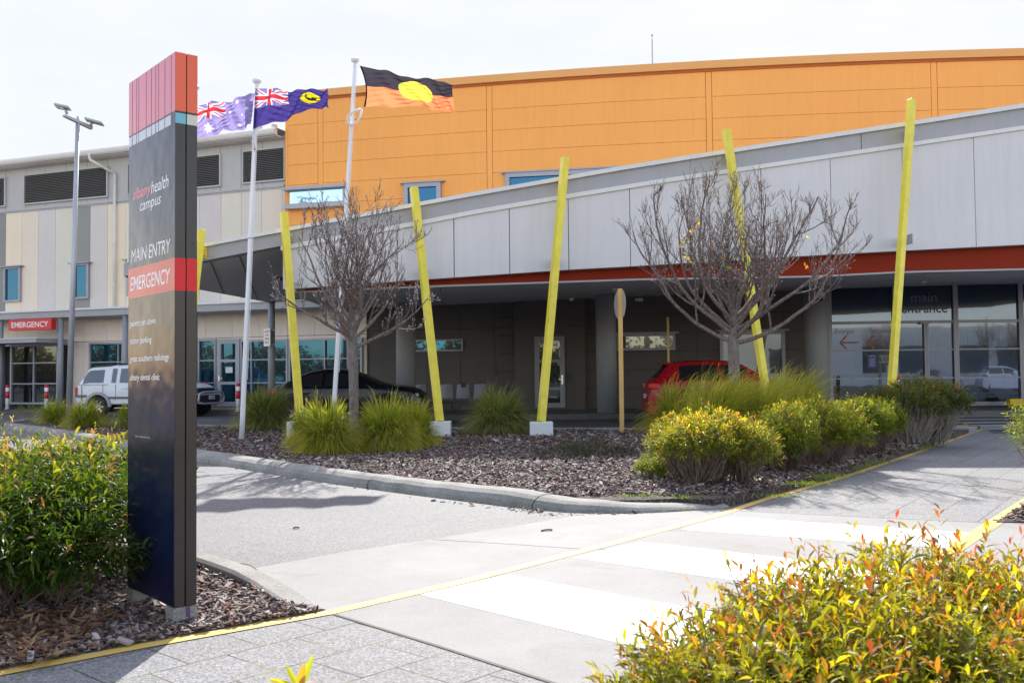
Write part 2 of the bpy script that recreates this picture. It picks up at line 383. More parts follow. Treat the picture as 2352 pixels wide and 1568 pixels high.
K1 = G2(758, 1411); K2 = G2(1250, 1568)
L2a, L2b = Vector(G2(2341.6, 1153)), Vector(G2(2175, 1259.6)); d2 = (L2b-L2a).normalized()
L2 = [tuple(L2b+d2*2.0), tuple(L2b), tuple(L2a), tuple(L2a-d2*1.6), tuple(L2a-d2*3.5+Vector((.25, 0)))]
L2o = offs(L2, .12)
front = [G2(*p) for p in [(6, 984), (120, 1001), (293, 1034), (451, 1059.5), (680, 1098), (746, 1108), (900, 1130), (1060, 1150), (1200, 1168), (1329.7, 1180), (1493, 1179), (1600, 1173), (1680, 1167)]]
front = smooth(front, 1)
# near driveway (pale asphalt), from the kerb of the planted island down to the camera side
dr = [(-30, 16)] + [G2(-60, 985)] + front + [G2(1700, 1172), G2(1620, 1195), G2(1376, 1254.7), G2(746, 1408.5), G2(560, 1330), G2(455, 1285), (-4.5, 7.4), (-30, 8)]
sheet('driveway', dr, .004, m_asph)
sheet('concrete_apron', [G2(*p) for p in [(545, 1314), (780, 1271), (990, 1240), (1200, 1207), (1340, 1183), (1500, 1180), (1600, 1174), (1690, 1169), (1634.7, 1188), (1376, 1256), (1060, 1337), (750, 1409.5), (640, 1360)]], .008, m_conc)
kk = Vector(K2)-Vector(K1); K3 = tuple(Vector(K2)+kk*1.9)
slab = [K1, G2(1060, 1337), G2(1376, 1255.5), G2(1634.7, 1188), G2(1700, 1168), G2(1721, 1176), G2(2000, 1190), G2(2281, 1203), (5.2, 7.45), (9, 7.2), (9, -1), K3, K2]
sheet('crossing_slab', slab, .012, m_conc)
a1 = math.atan2(L1[5][1]-L1[4][1], L1[5][0]-L1[4][0]); a2 = math.atan2(L1[-2][1]-L1[-5][1], L1[-2][0]-L1[-5][0])
J = G2(649, 1424); J2 = G2(1721, 1176)
sheet('paving', [p for p in L1 if p[1] < K1[1]-.02] + [K1, K2, K3, (3, -3), (-9, -3)], .010, paver('paver_near', a1, J[0], J[1]))
sheet('footpath', [G2(1690, 1170)] + L1[-4:] + [G2(2264, 984), (9.2, 18.7), (16, 18.6), (16, 7), (5.0, 7.5), G2(2281, 1203), G2(2000, 1190), G2(1721, 1176)], .010, paver('paver_far', a2, J2[0], J2[1]))
# yellow edge lines and the white crossing stripes, all painted on
def ribbon(name, A, B, z, mat):
    mb = MB()
    for i in range(len(A)-1): mb.quad((*A[i], z), (*B[i], z), (*B[i+1], z), (*A[i+1], z))
    return struct(mb.build(name, mat))
ribbon('yellow_line', L1, L1o, .0145, m_yel); ribbon('yellow_line', L2, L2o, .0147, m_yel)
def line_x(p, q, a, b):
    p, q, a, b = map(Vector, (p, q, a, b)); r = q-p; s = b-a
    t = ((a-p).x*s.y-(a-p).y*s.x)/(r.x*s.y-r.y*s.x); return tuple(p+r*t)
mb = MB()
for t0, t1, b0, b1 in (((1166, 1324), (1633, 1410), (966, 1370), (1485, 1498)), ((1471, 1248), (1818.6, 1287), (1314, 1284), (1744, 1345)), ((1665.7, 1190), (2212, 1226), (1564, 1219), (1976, 1248))):
    A, B, C, D = [G2(*p) for p in (t0, t1, b0, b1)]
    mb.quad((*A, .0136), (*C, .0136), (*line_x(C, D, L2a, L2b), .0136), (*line_x(A, B, L2a, L2b), .0136))
struct(mb.build('crossing_stripes', papaint('white_worn', (.84, .84, .83), (.5, .5, .48), .2)))
mb = MB()
for y0, y1 in ((955.5, 958.6), (962, 965.4), (969.4, 972.6), (976.5, 980)):
    a, b, c, d = G(2188+(y0-955)*.4, y0), G(2190+(y1-955)*.4, y1), G(2700, y1-5), G(2700, y0-5)
    mb.quad((a.x, a.y, .006), (b.x, b.y, .006), (c.x, c.y, .006), (d.x, d.y, .006))
struct(mb.build('far_crossing_stripes', M('worn_white', (.45, .45, .45), .7, var=.2, scale=5)))
def gline(name, pts, wd, mat, z=.005):
    P = [G2(*p) for p in pts]; return ribbon(name, offs(P, -wd/2), offs(P, wd/2), z, mat)
m_wl = M('faded_white_line', (.4, .4, .4), .7, var=.25, scale=4)
for pts in (((455, 965), (510, 965)), ((1310, 970.5), (1403, 971.5)), ((1070, 956), (1480, 957)), ((-80, 942), (80, 942)), ((-60, 954), (28, 953)), ((0, 975), (20, 975)), ((700, 966), (900, 967))):
    gline('white_road_line', pts, .1, m_wl)
m_jt = M('slab_joint', (.12, .115, .1), .9)
gline('slab_joint', [(991, 1240.6), (1180, 1252), (1380, 1266)], .008, m_jt, .0095); gline('slab_joint', [(1358, 1262), (1560, 1284), (1760, 1307), (2100, 1340)], .008, m_jt, .0142)
gline('slab_joint', [(757, 1412), (1000, 1487), (1250, 1568), (1500, 1650)], .02, m_jt, .0135); gline('slab_joint', [(1700, 1176), (2000, 1191), (2281, 1204)], .012, m_jt, .0132)
m_yl2 = M('faded_yellow_line', (.45, .3, .05), .7, var=.2, scale=4)
gline('yellow_road_line', [(2262, 989), (2196, 967)], .12, m_yl2, .0062); gline('yellow_road_line', [(2219, 931.5), (2290, 944), (2400, 962)], .12, m_yl2, .0064)
gline('yellow_road_line', [(2150, 944), (2190, 950), (2230, 953)], .1, m_yl2, .0066)
sheet('kerb_ramp', [G2(2180, 984), G2(2264, 989), G2(2500, 986), G2(2500, 978), G2(2190, 980)], .014, m_kerb)
# raised footpath along the buildings
fpth = [(-42, 45), (-34, 42.1)] + [(X, WING.f(X)-1.15) for X in (-30, -20, -12, -8.4)] + [(-7.7, 30.5), (-7.5, 27.3), (-4, 27.1), (2, 26.7), (10, 26.3), (30, 26), (30, 45)]
sheet('building_footpath', fpth, .15, m_fp, 0.0)
# ---- planted island, kerbs, mulch
back = [G2(x, y, .1) for x, y in [(2240, 983), (2000, 984), (1487, 986.7), (1038, 984.5), (574, 980), (451, 978.3), (300, 973), (150, 966), (60, 964), (12, 972)]]
m_k = m_kerb
PROF = [(0, 0), (.012, .05), (.05, .095), (.11, .125), (.2, .135), (.28, .13), (.3, .1), (.3, 0)]
def kerb(name, pts, scale_fn=lambda t: 1.0, seg=2.4, side=1, prof=PROF, wob=.006):
    """swept kerb stones with open joints; profile leans to the left of the line (side=1)"""
    D = [0]
    for a, b in zip(pts, pts[1:]): D.append(D[-1]+(Vector(b)-Vector(a)).length)
    L = D[-1]
    def at(s):
        s = min(max(s, 0), L)
        for i in range(len(D)-1):
            if s <= D[i+1]:
                a, b = Vector(pts[i]), Vector(pts[i+1]); t = (b-a).normalized(); return a+t*(s-D[i]), t
        a, b = Vector(pts[-2]), Vector(pts[-1]); return b, (b-a).normalized()
    mb = MB(); s = 0; rnd = random.Random(3)
    while s < L:
        e = min(L, s+seg*rnd.uniform(.85, 1.1)); k = max(2, int((e-s)/.3)); rows = []
        for i in range(k+1):
            q = s+.008+(e-s-.016)*i/k; p, t = at(q); nrm = Vector((-t.y, t.x))*side; hs = scale_fn(q/L); b = len(mb.v); j = rnd.uniform(-wob, wob)
            for (o, h) in prof: mb.v.append((p.x+nrm.x*(o+j), p.y+nrm.y*(o+j), max(h*hs+(j if h > .02 else 0), 0)))
            rows.append(b)
        n = len(prof)
        for a, b in zip(rows, rows[1:]):
            for j in range(n-1): mb.face([a+j, b+j, b+j+1, a+j+1][::-1 if side == 1 else 1])
        mb.face([rows[0]+j for j in range(n)]); mb.face([rows[-1]+j for j in range(n)][::-1]); s = e
    return struct(mb.build(name, m_k, smooth=False))
kerb('kerb', front, lambda t: 1.0 if t < .9 else 1-(t-.9)*7.5)
kerb('kerb', [tuple(p) for p in back[::-1]], prof=[(0, 0), (0, .13), (.015, .14), (.13, .14), (.15, .12), (.15, 0)], side=-1)
inner = offs(front, -.26)
pathside = [p for p in L1 if p[1] > 8.4][::-1]
isl = inner[:-3] + [G2(1640, 1168)] + [ (p[0]-.0, p[1]) for p in pathside[::-1]] + [(b[0]-.03, b[1]-.1) for b in back[1:]]
sheet('mulch_bed', isl, .085, m_soil, 0.0)
kl = smooth([(-9, 8.1), (-5, 7.55), (-3.4, 7.15), G2(455, 1286), G2(540, 1314), G2(640, 1352), G2(700, 1378), G2(752, 1404)], 2)
kerb('kerb', kl, lambda t: .8 if t < .9 else .8-(t-.9)*6, side=-1, seg=5, prof=[(0, 0), (.01, .07), (.03, .1), (.14, .1), (.16, .08), (.17, 0)])
lbed = [p for p in L1 if p[1] < 4.95] + [G2(735, 1410)] + offs(kl, .16)[::-1][4:]
sheet('mulch_bed', lbed, .022, m_soil, 0.0)
rb = [G2(2289, 1203), tuple(Vector(L2o[2])), tuple(Vector(L2o[3])), tuple(Vector(L2o[4])), (9, 14), (9, 7.3)]
sheet('mulch_bed', rb, .02, m_soil, 0.0)
# ================================================================== BUILDINGS
def root(name, surf, x, y, label, cat, **k):
    X, z = surf.inv(x, y); p = surf.pt(X, 0); return empty(name, (p[0], p[1], 0), label, cat, **k)
# ---------- left wing
wing = root('hospital_wing', WING, 300, 900, 'long pale hospital wing with striped wall panels, dark louvres and a cream gutter roof', 'building')
XL = -24.0; XR = WING.X(655, 400)                       # from beyond the frame to the orange block
zg0 = WING.z(200, 359, .5)+.03; zg1 = zg0+.05           # eaves
zl0 = WING.z(300, 461.5); zl1 = WING.z(300, 457)        # ledge between grey band and panels
zb1 = WING.z(140, 709.5, 1.3); zb0 = WING.z(140, 728.5, 1.3)   # awning band
zfl = .15
mb = MB(); WING.strip(mb, [(XL, zfl, zg1), (XR, zfl, zg1)], -.5, -.06); mb.build('wall', m_dark, wing)
mb = MB()
up_j = sorted([WING.X(x, 440) for x in (-200, -130, -60, 13, 59, 104.6, 151.8, 200, 247.4, 297, 345, 392, 438, 506, 554, 603)] + [XL, XR])
for a, b in zip(up_j, up_j[1:]): WING.box(mb, a+.008, b-.008, zl1, zg1, -.06, 0)
mb.build('grey_wall_panels', m_wgrey, wing)
mb = MB(); WING.box(mb, XL, XR, zl0, zl1, 0, .06); WING.box(mb, XL, XR, zl0-.05, zl0, 0, .025); mb.build('ledge', m_ledge, wing)
cols = [(.155, .16, .165), (.50, .45, .37), (.47, .43, .375), (.40, .385, .40), (.42, .415, .38), (.17, .18, .18), (.40, .38, .385), (.50, .45, .37), (.49, .455, .39), (.5, .45, .365), (.42, .41, .38), (.47, .43, .375), (.44, .42, .43), (.395, .375, .39), (.435, .425, .385), (.415, .405, .385), (.45, .41, .37), (.43, .39, .35)]
xs = [-60, 13, 50, 88, 127, 166, 207, 247, 289, 330, 372, 414, 452, 458, 507.5, 554, 601, 648, 661]
m_pan = [M('panel_%d' % i, (min(.86, c[0]*1.68), min(.84, c[1]*1.58), c[2]*1.44), .6, var=.035, scale=.8, streak=.05) for i, c in enumerate(cols)]
mb = MB(); PX = [WING.X(x, 580) for x in xs]; PX[0] = XL; PX[-1] = XR
for i in range(len(xs)-1):
    mb.cm = i; a, b = PX[i], PX[i+1]
    k = max(1, round((b-a)/.75)) if i == 0 else 1
    for j in range(k): WING.box(mb, a+(b-a)*j/k+.006, a+(b-a)*(j+1)/k-.006, zb1-.3, zl0-.05, -.06, 0)
mb.build('striped_wall_panels', m_pan, wing)
mb = MB()                                               # lower wall
lj = [WING.X(x, 760) for x in (-300, -200, -120, -60, 40, 88, 145, 192, 245, 300, 350, 400, 450, 473, 533, 595, 660, 723, 785)] + [WING.X(842, 760)]
for a, b in zip(lj, lj[1:]):
    WING.box(mb, a+.006, b-.006, zfl, zb1-.3, -.06, 0)
mb.build('lower_wall', m_beige, wing)
mb = MB(); WING.box(mb, XL, WING.X(842, 760), WING.z(240, 783.5)-.008, WING.z(240, 783.5)+.008, -.01, .003); mb.build('wall_joint', m_dark, wing)
# eaves, gutter, roof
mb = MB()
pr = [(.55, 0), (.60, .05), (.62, .13), (.59, .2), (.54, .235), (.46, .235), (.42, 0)]
b0 = [WING.pt(XL, zg0-.03+h, o) for o, h in pr]; b1 = [WING.pt(XR-.02, zg0-.03+h, o) for o, h in pr]
bb = len(mb.v); mb.v += b0+b1; n = len(pr)
for j in range(n): mb.face([bb+j, bb+(j+1) % n, bb+n+(j+1) % n, bb+n+j])
mb.face(range(bb+n, bb+2*n)); mb.build('gutter', m_cream, wing)
mb = MB(); WING.box(mb, XL, XR-.02, zg0-.06, zg0-.03, .0, .42); mb.build('eaves_soffit', m_cream, wing)
mb = MB(); mb.quad(WING.pt(XL, zg0+.2, .5), WING.pt(XR, zg0+.2, .5), WING.pt(XR, zg0+.3, -14), WING.pt(XL, zg0+.3, -14)); mb.build('roof', m_cream, wing)
for x, y0, y1 in ((595.5, 291, 300), (630.5, 288, 298)):
    X, z = WING.inv(x, y1, -1.5); p = WING.pt(X, 0, -1.5); v = MB(); v.lathe((p[0], p[1], z-.3), [(.08, 0), (.08, .36), (.11, .37), (.11, .47), (.05, .5)], 12); v.build('roof_vent', m_galv, wing, True)
# louvres
def louvre(x0, y0, x1, y1):
    Xa, Xb, za, zb = WING.X(x0, 430, .04), WING.X(x1, 430, .04), zlo, zhi
    f = MB(); t = .05
    WING.box(f, Xa, Xb, zb, zb+t, 0, .09); WING.box(f, Xa, Xb, za-t, za, 0, .09); WING.box(f, Xa-t, Xa, za-t, zb+t, 0, .088); WING.box(f, Xb, Xb+t, za-t, zb+t, 0, .088)
    fr = f.build('louvre_frame', m_wgrey, wing); bk = MB(); WING.box(bk, Xa, Xb, za, zb, .003, .008); bk.build('louvre_back', m_dark, wing)
    s = MB(); k = 17
    for i in range(k):
        z = za+(zb-za)*(i+.25)/k; h = (zb-za)/k
        s.quad(WING.pt(Xa, z, .075), WING.pt(Xb, z, .075), WING.pt(Xb, z+h*.72, .012), WING.pt(Xa, z+h*.72, .012))
        s.quad(WING.pt(Xa, z-.012, .075), WING.pt(Xb, z-.012, .075), WING.pt(Xb, z, .076), WING.pt(Xa, z, .076))
    s.build('louvre_blades', m_louv, wing)
zhi = WING.z(152, 394.5, .04); zlo = WING.z(152, 459, .04)
def yat(x, z):                                          # pixel y of height z on the wing at column x
    lo, hi = 100., 1000.
    for _ in range(30):
        m = (lo+hi)/2
        if WING.z(x, m, .04) > z: lo = m
        else: hi = m
    return lo
for x0, x1 in ((-140, 11.5), (57.5, 246), (295.5, 505), (559.5, 690)):
    if x1 > 655: x1 = 653
    louvre(x0, 0, x1, 0)
# downpipe
dp = [WING.pt(*WING.inv(205, 353, .6), .6), WING.pt(*WING.inv(206, 366, .6), .6), WING.pt(*WING.inv(266, 399, .1), .1), WING.pt(*WING.inv(266, 410, .1), .1)]
X5 = WING.X(263, 560, .1); dp[2:] = [WING.pt(X5, WING.z(266, 399, .1), .1), WING.pt(X5, zb1-.1, .1)]
mb = MB(); mb.tube(dp[:3], .055, 10); mb.tube(dp[2:], .055, 10)
for y in (412, 560, 655): p = WING.pt(X5, WING.z(262, y, .1), .1); mb.lathe((p[0], p[1], p[2]-.04), [(.062, 0), (.062, .08)], 10)
mb.build('downpipe', m_cream, wing, True)
# a framed window: frame bars (parent) > pane
def window(surf, parent, x0, y0, x1, y1, cols=(), rows=(), fw=.07, dep=.1, glass=None, head=True, fm=None, off=0.0, name='window', hood=.12):
    (Xa, za), (Xb, zb) = surf.inv((x0), y1, off+dep), surf.inv(x1, y0, off+dep)
    f = MB(); bx = lambda a, b, c, d, o=0: surf.box(f, a, b, c, d, off, off+dep+o, 1)
    bx(Xa, Xa+fw, za, zb); bx(Xb-fw, Xb, za, zb); bx(Xa+fw, Xb-fw, za, za+fw, .002); bx(Xa+fw, Xb-fw, zb-fw, zb, .002)
    cw = fw*.6
    for c in cols: X = surf.X(c, (y0+y1)/2, off+dep); bx(X-cw/2, X+cw/2, za+fw, zb-fw, -.004)
    for r in rows: z = surf.z((x0+x1)/2, r, off+dep); bx(Xa+fw, Xb-fw, z-cw/2, z+cw/2, -.008)
    if head: surf.box(f, Xa-.12, Xb+.12, zb, zb+.045, off, off+dep+hood)
    o = f.build(name, fm or m_alu, parent)
    g = MB(); surf.box(g, Xa+.01, Xb-.01, za+.01, zb-.01, off+.004, off+.03, max(1, int((Xb-Xa)/1.5))); g.build('pane', glass or g_teal, o)
    return o
window(WING, wing, 7, 612, 45.5, 694); window(WING, wing, 166, 604, 202, 687)
window(WING, wing, -160, 624, -120, 706)
window(WING, wing, 290, 596, 326, 680); window(WING, wing, 203, 785, 282.5, 925, (270.5,), (831.5, 879), head=False)
# awning band on columns
mb = MB(); WING.box(mb, XL, WING.X(835, 700, 1.3), zb0, zb1-.07, .0, 1.3); mb.build('awning_fascia', m_band, wing)
mb = MB(); WING.box(mb, XL, WING.X(835, 700, 1.3), zb1-.07, zb1, -.02, 1.36); mb.build('awning_capping', m_trim, wing)
for x, r in ((139, .1), (288, .1), (447, .1), (1, .1), (802, .08), (-120, .1)):
    X = WING.X(x, 800, 1.15); p = WING.pt(X, 0, 1.15); mb = MB(); mb.tube([(p[0], p[1], zfl), (p[0], p[1], zb0)], r, 16); mb.build('awning_column', m_col, wing, True)
# emergency entrance
mb = MB(); WING.box(mb, WING.X(-60, 850, .55), WING.X(133, 850, .55), zfl, WING.z(60, 797, .55)+.05, 0, .5); mb.build('entry_recess', m_dark, wing)
window(WING, wing, 22, 790, 133.5, 928, (76,), (833.5, 881), head=False, off=.52, glass=g_dark, name='entry_glazing')
window(WING, wing, -60, 790, 8, 928, (-20,), (835, 882), head=False, off=.52, glass=g_teal, name='entry_glazing')
mb = MB(); X0, X1 = WING.X(-90, 780, 2.0), WING.X(73, 780, 2.0); zt_ = WING.z(73, 772.5, 2.0); zb2 = WING.z(73, 778.5, 2.0)
WING.box(mb, X0, X1+.2, zb2-.12, zb2+.02, .55, 2.0); mb.build('entry_canopy', m_band, wing)
mb = MB(); WING.box(mb, X0-.02, X1+.22, zb2+.021, zb2+.05, .5, 2.03); mb.build('entry_canopy_trim', m_trim, wing)
# door and glazing right of the sign
yy = lambda v: v/3.2122+574.2
xx = lambda v: v/3.2122+402
window(WING, wing, xx(165), yy(655), xx(300), yy(1150), (), (yy(815), yy(980)), head=False)
d = window(WING, wing, xx(306), yy(655), xx(474), yy(1152), (), (yy(816), yy(981)), fw=.16, dep=.12, head=False, fm=M('door_frame_grey', (.42, .42, .46), .45), name='door')
mb = MB(); p = WING.pt(*WING.inv(xx(325), yy(945), .16), .16); mb.box(p[0]-.02, p[0]+.02, p[1]-.02, p[1]+.04, p[2]-.1, p[2]+.1); mb.box(p[0], p[0]+.12, p[1]-.04, p[1]-.015, p[2]-.012, p[2]+.012); mb.build('handle', m_chrome, d)
mb = MB(); WING.pbox(mb, xx(372), yy(863), xx(424), yy(905), .035, .04); mb.build('paper_notice', m_whitep, d)
window(WING, wing, xx(479), yy(655), xx(830), yy(1150), (xx(560), xx(690)), (yy(808), yy(979)), head=False)
window(WING, wing, xx(836), yy(643), xx(1378), yy(1150), (xx(1102), xx(1280)), (yy(801), yy(975)), head=False)
mb = MB()
for i in range(6): WING.pbox(mb, xx(1130), yy(470+i*9), xx(1180), yy(475+i*9), .0, .02)
mb.build('wall_vent', m_whitep, wing)
# ---------- orange block and the walls under it
blk = empty('orange_hospital_block', (*MAIN.pt(6, 0)[:2], 0), 'tall curved hospital block clad in orange panels above a taupe ground floor', 'building')
OX0 = MAIN.X(655, 350); OX1 = 34.0
zj = [MAIN.z(1628, y) for y in (158, 222.6, 272.9, 322.8, 373.5, 424)]
dz = (zj[1]-zj[4])/3; zj = [zj[0]] + [zj[1]-dz*i for i in range(8)]
vj = [MAIN.X(x, 330) for x in (736, 1124.5, 1630, 2149)]; per = (vj[3]-vj[1])/2
vj = [OX0] + vj + [vj[3]+per*i for i in (1, 2)] + [OX1]
mb = MB(); st = lambda a, b, z0, z1: [(a+(b-a)*i/30, z0, z1) for i in range(31)]
MAIN.strip(mb, st(OX0, OX1, zj[-1]-.3, zj[0]+.1), -.6, -.05); mb.build('wall', m_joint, blk)
mb = MB()
for a, b in zip(vj, vj[1:]):
    for z1, z0 in zip(zj, zj[1:]):
        MAIN.box(mb, a+.1, b-.1, z0+.005, z1-.005, -.05, 0, max(1, int((b-a)/.8)))
    MAIN.box(mb, b-.085, b+.085, zj[-1], zj[0], -.05, -.004)
MAIN.box(mb, OX0-.0, OX0+.092, zj[-1], zj[0], -.3, 0)
mb.build('orange_cladding', m_orange, blk)
zc = MAIN.z(1628, 142)
mb = MB(); MAIN.strip(mb, st(OX0-.05, OX1, zj[0]-.02, zc), -.7, .12); mb.build('parapet_capping', m_orange2, blk)
mb = MB(); MAIN.strip(mb, st(OX0-.04, OX1, zj[0]-.10, zj[0]-.021), 0, .04); mb.build('parapet_flashing', m_joint, blk)
mb = MB(); P = [MAIN.pt(OX0+(OX1-OX0)*i/10, zc-.1, -.6) for i in range(11)]
mb.poly([(p[0], p[1]) for p in P] + [(OX1, 55), (OX0, 55)], zc-.15); mb.build('roof', m_galv, blk)
mb = MB(); p0 = MAIN.pt(OX0, 0, -.3); mb.quad((p0[0], p0[1], 0), (p0[0], 55, 0), (p0[0], 55, zc-.1), (p0[0], p0[1], zc-.1)); mb.build('side_wall', m_orange, blk); mb = MB(); mb.quad((OX1, 29.2, 0), (OX1, 55, 0), (OX1, 55, zc-.1), (OX1, 29.2, zc-.1)); mb.build('side_wall', m_orange, blk)
# high windows
window(MAIN, blk, 927, 417, 1011.5, 520, fw=.14, dep=.12, hood=.05)
window(MAIN, blk, 1161, 384, 1440, 520, (1317,), (), fw=.14, dep=.12, hood=.05)
# corner window strip with broad head and sill
(Xa, za), (Xb, zb) = MAIN.inv(658, 470, .2), MAIN.inv(789, 431, .2)
f = MB(); MAIN.box(f, Xa-.05, Xb+.1, zb, zb+.1, 0, .42); MAIN.box(f, Xa-.05, Xb+.1, za-.16, za-.0, 0, .3); MAIN.box(f, Xb-.02, Xb+.08, za, zb, 0, .24)
o = f.build('window', m_ledge, blk); g = MB(); MAIN.box(g, Xa+.12, Xb-.02, za+.0, zb, .05, .2, 2); g.build('pane', g_pale, o)
m1 = MB(); X, z = MAIN.inv(1498, 149); p = MAIN.pt(X, 0, -1.0); m1.tube([(p[0], p[1], zc-.2), (p[0], p[1], zc+1.15)], .025, 6); m1.tube([(p[0], p[1], zc+1.15), (p[0], p[1], zc+1.3)], .012, 6); m1.lathe((p[0], p[1], zc+1.25), [(.03, 0), (.045, .03), (.03, .06)], 8); m1.lathe((p[0], p[1], zc-.1), [(.06, 0), (.06, .12), (.03, .16)], 8)
m1.build('roof_mast', m_galv, blk)
# ground floor wall under the canopy
mid = lambda v: v/3.2122+976.2
GX0 = WING.X(842, 800)
LJ = [GX0] + [MAIN.X(mid(v), 800) for v in (14, 260, 512)] + [MAIN.X(1181, 800)]
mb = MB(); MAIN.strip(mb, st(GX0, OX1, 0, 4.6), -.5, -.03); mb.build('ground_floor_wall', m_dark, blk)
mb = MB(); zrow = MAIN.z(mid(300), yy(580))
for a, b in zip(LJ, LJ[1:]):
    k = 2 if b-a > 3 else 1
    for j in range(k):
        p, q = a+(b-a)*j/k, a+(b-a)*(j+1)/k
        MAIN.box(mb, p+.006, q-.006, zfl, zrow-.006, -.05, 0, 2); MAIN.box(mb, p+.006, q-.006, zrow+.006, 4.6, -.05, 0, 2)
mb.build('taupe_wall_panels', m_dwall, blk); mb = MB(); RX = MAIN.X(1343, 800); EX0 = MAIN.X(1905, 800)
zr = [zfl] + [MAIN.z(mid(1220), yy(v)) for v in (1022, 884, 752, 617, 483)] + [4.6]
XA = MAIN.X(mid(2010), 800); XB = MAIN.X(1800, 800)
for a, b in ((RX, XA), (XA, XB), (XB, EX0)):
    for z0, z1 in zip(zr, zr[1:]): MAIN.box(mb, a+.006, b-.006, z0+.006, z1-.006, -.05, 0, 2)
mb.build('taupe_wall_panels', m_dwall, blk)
bx0, bx1 = MAIN.X(1181, 800, .35), MAIN.X(1343, 800, .35); zq = MAIN.z(1290, yy(562), .35)
mb = MB(); MAIN.box(mb, bx0, bx1, zfl, zq-.005, 0, .35); MAIN.box(mb, bx0, bx1, zq+.005, 4.6, 0, .35); mb.build('projecting_bay', m_dwall, blk)
for v in (497, 630, 763, 895, 1028):
    mb = MB(); z = MAIN.z(1165, yy(v)); MAIN.box(mb, MAIN.X(mid(552), 800), MAIN.X(mid(656), 800), z-.009, z+.009, .0, .004); mb.build('wall_groove', m_dark, blk)
o = window(MAIN, blk, mid(812), yy(634), mid(1028), yy(1162), (), (yy(818), yy(1020)), fw=.15, dep=.06, off=.355, head=False, glass=g_dark, name='door', fm=M('dim_frame', (.3, .3, .34), .5))
mb = MB(); p = MAIN.pt(*MAIN.inv(mid(1012), yy(952), .45), .45); mb.box(p[0]-.03, p[0]+.03, p[1]-.03, p[1]+.02, p[2]-.17, p[2]+.13); mb.box(p[0]-.11, p[0]-.0, p[1]-.06, p[1]-.035, p[2]-.012, p[2]+.012); mb.build('handle', m_chrome, o)
for v, w_, off in ((514, 884, .0), (1064, 932, .355)):
    mb = MB(); p = MAIN.pt(*MAIN.inv(mid(v), yy(w_), off+.03), off+.03); mb.box(p[0]-.045, p[0]+.045, p[1]-.02, p[1]+.04, p[2]-.13, p[2]+.13); mb.box(p[0]-.025, p[0]+.025, p[1]-.028, p[1]-.02, p[2]+.03, p[2]+.09); mb.build('card_reader', m_black, blk)
window(MAIN, blk, 950, yy(655), mid(278), yy(750), (), (), fw=.05, dep=.06, head=False)
window(MAIN, blk, mid(1415), yy(612), mid(1846), yy(742), (), (), fw=.08, dep=.1, glass=g_dark, hood=.05)
window(MAIN, blk, 1656, 759, 1803, 928, (), (), fw=.1, dep=.08, glass=g_dark, head=True)
# main entrance glazing
ex = lambda v: v/3.413+1780
ey = lambda v: v/3.413+574.2
ze1 = MAIN.z(ex(1400), ey(262)); ze0 = MAIN.z(ex(1400), ey(1215)); zt1 = MAIN.z(ex(1170), ey(563))
m_efr = M('entrance_frame', (.24, .24, .28), .4, .4)
ent = MB(); X0, X1 = MAIN.X(ex(418), ey(800)), OX1
XS = [MAIN.X(ex(v), ey(800)) for v in (425, 938, 1412, 1922)]; sp = XS[3]-XS[2]; XS += [XS[3]+sp, XS[3]+2*sp]
for X in XS: MAIN.box(ent, X-.07, X+.07, zfl, ze1+.3, 0, .14)
for a, b in zip(XS, XS[1:]):
    for z, h in ((ze1, .05), (zt1, .04), (ze0+.04, .06), (MAIN.z(ex(1170), ey(781)), .022), (MAIN.z(ex(1170), ey(1002)), .022)): MAIN.box(ent, a+.07, b-.07, z-h, z+h, .01, .12)
fr = ent.build('entrance_glazing', m_efr, blk)
g = MB()
for a, b in zip(XS, XS[1:]): MAIN.box(g, a+.05, b-.05, zt1, ze1, .03, .055, 2)
for a, b in zip(XS, XS[1:]): MAIN.box(g, a+.05, b-.05, ze0, zt1-.03, .03, .055, 2)
g.build('pane', g_ent, fr)
mb = MB()
for v0, v1 in ((938+12, 1160), (1160, 1178), (1180, 1196), (1390, 1400)):
    if v1-v0 < 30: MAIN.box(mb, MAIN.X(ex(v0), ey(800)), MAIN.X(ex(v1), ey(800)), ze0, zt1-.04, .06, .15)
MAIN.pbox(mb, ex(1140), ey(560), ex(1217), ey(577), .12, .2)
mb.build('sliding_door', m_efr, blk)
def mtext(s, xl, yl, xr, cap_px, mat, name='lettering', parent=None, off=.0555, label=None, **k):
    Xl, z = MAIN.inv(xl, yl, off); Xr = MAIN.X(xr, yl, off); O = Vector(MAIN.pt(Xl, z, off)); E = Vector(MAIN.pt(Xr, z, off)); h = MAIN.z(xl, yl-cap_px, off)-z
    return text_mesh(name, s, O, E-O, (0, 0, h), mat, parent or fr, label=label, **k)
m_gtxt = M('grey_lettering', (.12, .13, .17), .5); m_otxt = M('orange_lettering', (.42, .12, .04), .5)
mtext('main', ex(1065), ey(408), ex(1270), 22, m_gtxt, label='grey word main on the glass', bold=.012)
mtext('entrance', ex(992), ey(493), ex(1352), 23, m_gtxt, label='grey word entrance on the glass', bold=.012)
mtext('Emergency Department', ex(465), ey(655), ex(915), 10.5, m_otxt, label='orange words Emergency Department on the glass', shear=.2)
def arrow(x0, x1, y):
    mb = MB(); A = Vector(MAIN.pt(*MAIN.inv(x0, y, .062), .062)); B = Vector(MAIN.pt(*MAIN.inv(x1, y-.4, .062), .062)); t = (B-A).normalized()
    Z = Vector((0, 0, 1)); N = Vector((0, -1, 0)); h = .2
    mb.bar(A, B, .05, side=N, d0=.01, d1=.01)
    for s in (1, -1): mb.bar(A-t*.03+N*.0012*s, A+t*h*.75+Z*h*s+N*.0012*s, .05, side=N, d0=.0104, d1=.0104)
    mb.build('arrow', m_otxt, fr)
